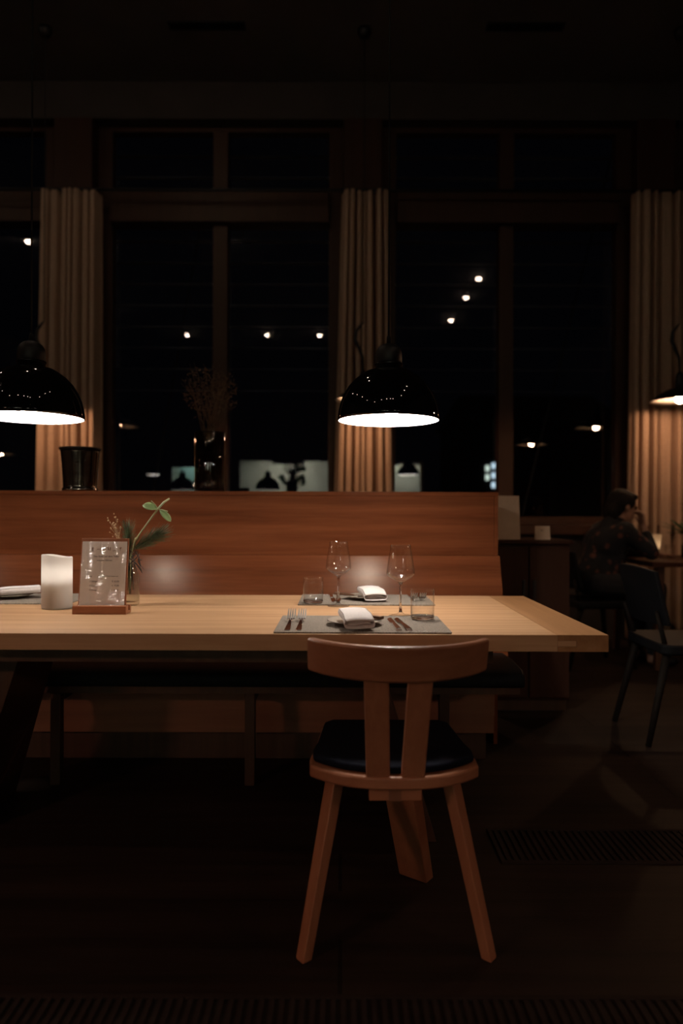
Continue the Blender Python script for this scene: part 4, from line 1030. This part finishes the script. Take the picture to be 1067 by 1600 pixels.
hand(b, (0.328, -0.058, 0.992), (-0.10, 0.15, 1.0), (-1, 0.4, 0), (0, 1, -0.1), R(42))
hand(b, (0.505, 0.128, 0.785), (1.0, -0.25, -0.03), (0, 0, -1), (0, -1, 0), R(10))
skinned(b, 'body', M['skin'], P, 0.0065, 4)
for sy in (-1, 1): MB().ball(HP(0.083, sy * 0.031, 0.006), 0.011, 10).build('eye', M['eye'], P, smooth=True)
MB().ball(HP(0.0935, 0, -0.060), (0.006, 0.020, 0.007), 10).build('lips', M['lip'], P, smooth=True)
hr = MB()
hr.ball(HP(-0.022, 0, 0.030), (0.102, 0.088, 0.094), 24, tilt); hr.ball(HP(-0.060, 0, -0.035), (0.058, 0.080, 0.075), 18, tilt)
hr.ball(HP(0.030, 0, 0.082), (0.060, 0.066, 0.030), 16, tilt)
for q in range(9):
    yy = -0.07 + 0.0175 * q; hr.limb([HP(-0.085, yy, 0.0), HP(-0.088, yy * 1.02, -0.06), HP(-0.075, yy, -0.105)], [0.016, 0.018, 0.010])
skinned(hr, 'hair', M['hair'], P, 0.007, 3)
sh = MB()
sh.limb([(0.0, 0, 0.635), (0.03, 0, 0.70), (0.085, 0, 0.85), (0.13, 0, 0.965)], [0.145, 0.138, 0.146, 0.108])
sh.ball((0.128, 0, 0.985), (0.085, 0.105, 0.052), 16)
for sy in (-1, 1):
    sh.limb([(0.06, sy * 0.06, 0.87), (0.125, sy * 0.165, 0.955)], [0.12, 0.076])
sh.limb([(0.125, -0.175, 0.95), (0.335, -0.15, 0.806), (0.332, -0.088, 0.925)], [0.070, 0.052, 0.042])
sh.limb([(0.125, 0.175, 0.95), (0.29, 0.20, 0.806), (0.45, 0.147, 0.796)], [0.070, 0.054, 0.042])
skinned(sh, 'top', M['shirt'], P, 0.010, 5)
tr = MB()
for sy in (-1, 1):
    tr.limb([(-0.02, sy * 0.085, 0.583), (0.40, sy * 0.11, 0.548), (0.38, sy * 0.11, 0.12)], [0.098, 0.070, 0.055])
tr.limb([(-0.02, -0.06, 0.588), (-0.02, 0.06, 0.588)], [0.105, 0.105])
skinned(tr, 'trousers', M['trousers'], P, 0.010, 5)
for sy in (-1, 1):
    s_ = MB(); s_.ball((0.40, sy * 0.11, 0.045), (0.055, 0.045, 0.044), 14); s_.ball((0.49, sy * 0.12, 0.034), (0.075, 0.044, 0.033), 14)
    skinned(s_, 'shoe', M['black_matt'], P, 0.008, 3)

# ================================================================== FLOOR GRILLES
def grille(x0, x1, y0, y1, label):
    t = thing('floor_grille', label, 'grille', ((x0 + x1) / 2, (y0 + y1) / 2, 0.0003), 0, 'ribbed grilles in the floor')
    hx, hy = (x1 - x0) / 2, (y1 - y0) / 2; s = MB(); x = -hx + 0.02
    while x < hx - 0.02:
        s.box(x, x + 0.011, -hy + 0.012, hy - 0.012, 0, 0.005); x += 0.0225
    s.build('ribs', M['metal_grille'], t)
    f = MB(); f.box(-hx, hx, -hy, -hy + 0.012, 0, 0.006); f.box(-hx, hx, hy - 0.012, hy, 0, 0.006); f.box(-hx, -hx + 0.012, -hy + 0.012, hy - 0.012, 0, 0.006); f.box(hx - 0.012, hx, -hy + 0.012, hy - 0.012, 0, 0.006)
    f.build('frame', M['metal_grille'], t)
grille(-1.3, 1.3, 1.28, 1.565, 'ribbed floor grille along the bottom edge in front of the oak chair')
grille(0.50, 1.9, 2.16, 2.39, 'ribbed floor grille right of the oak chair')
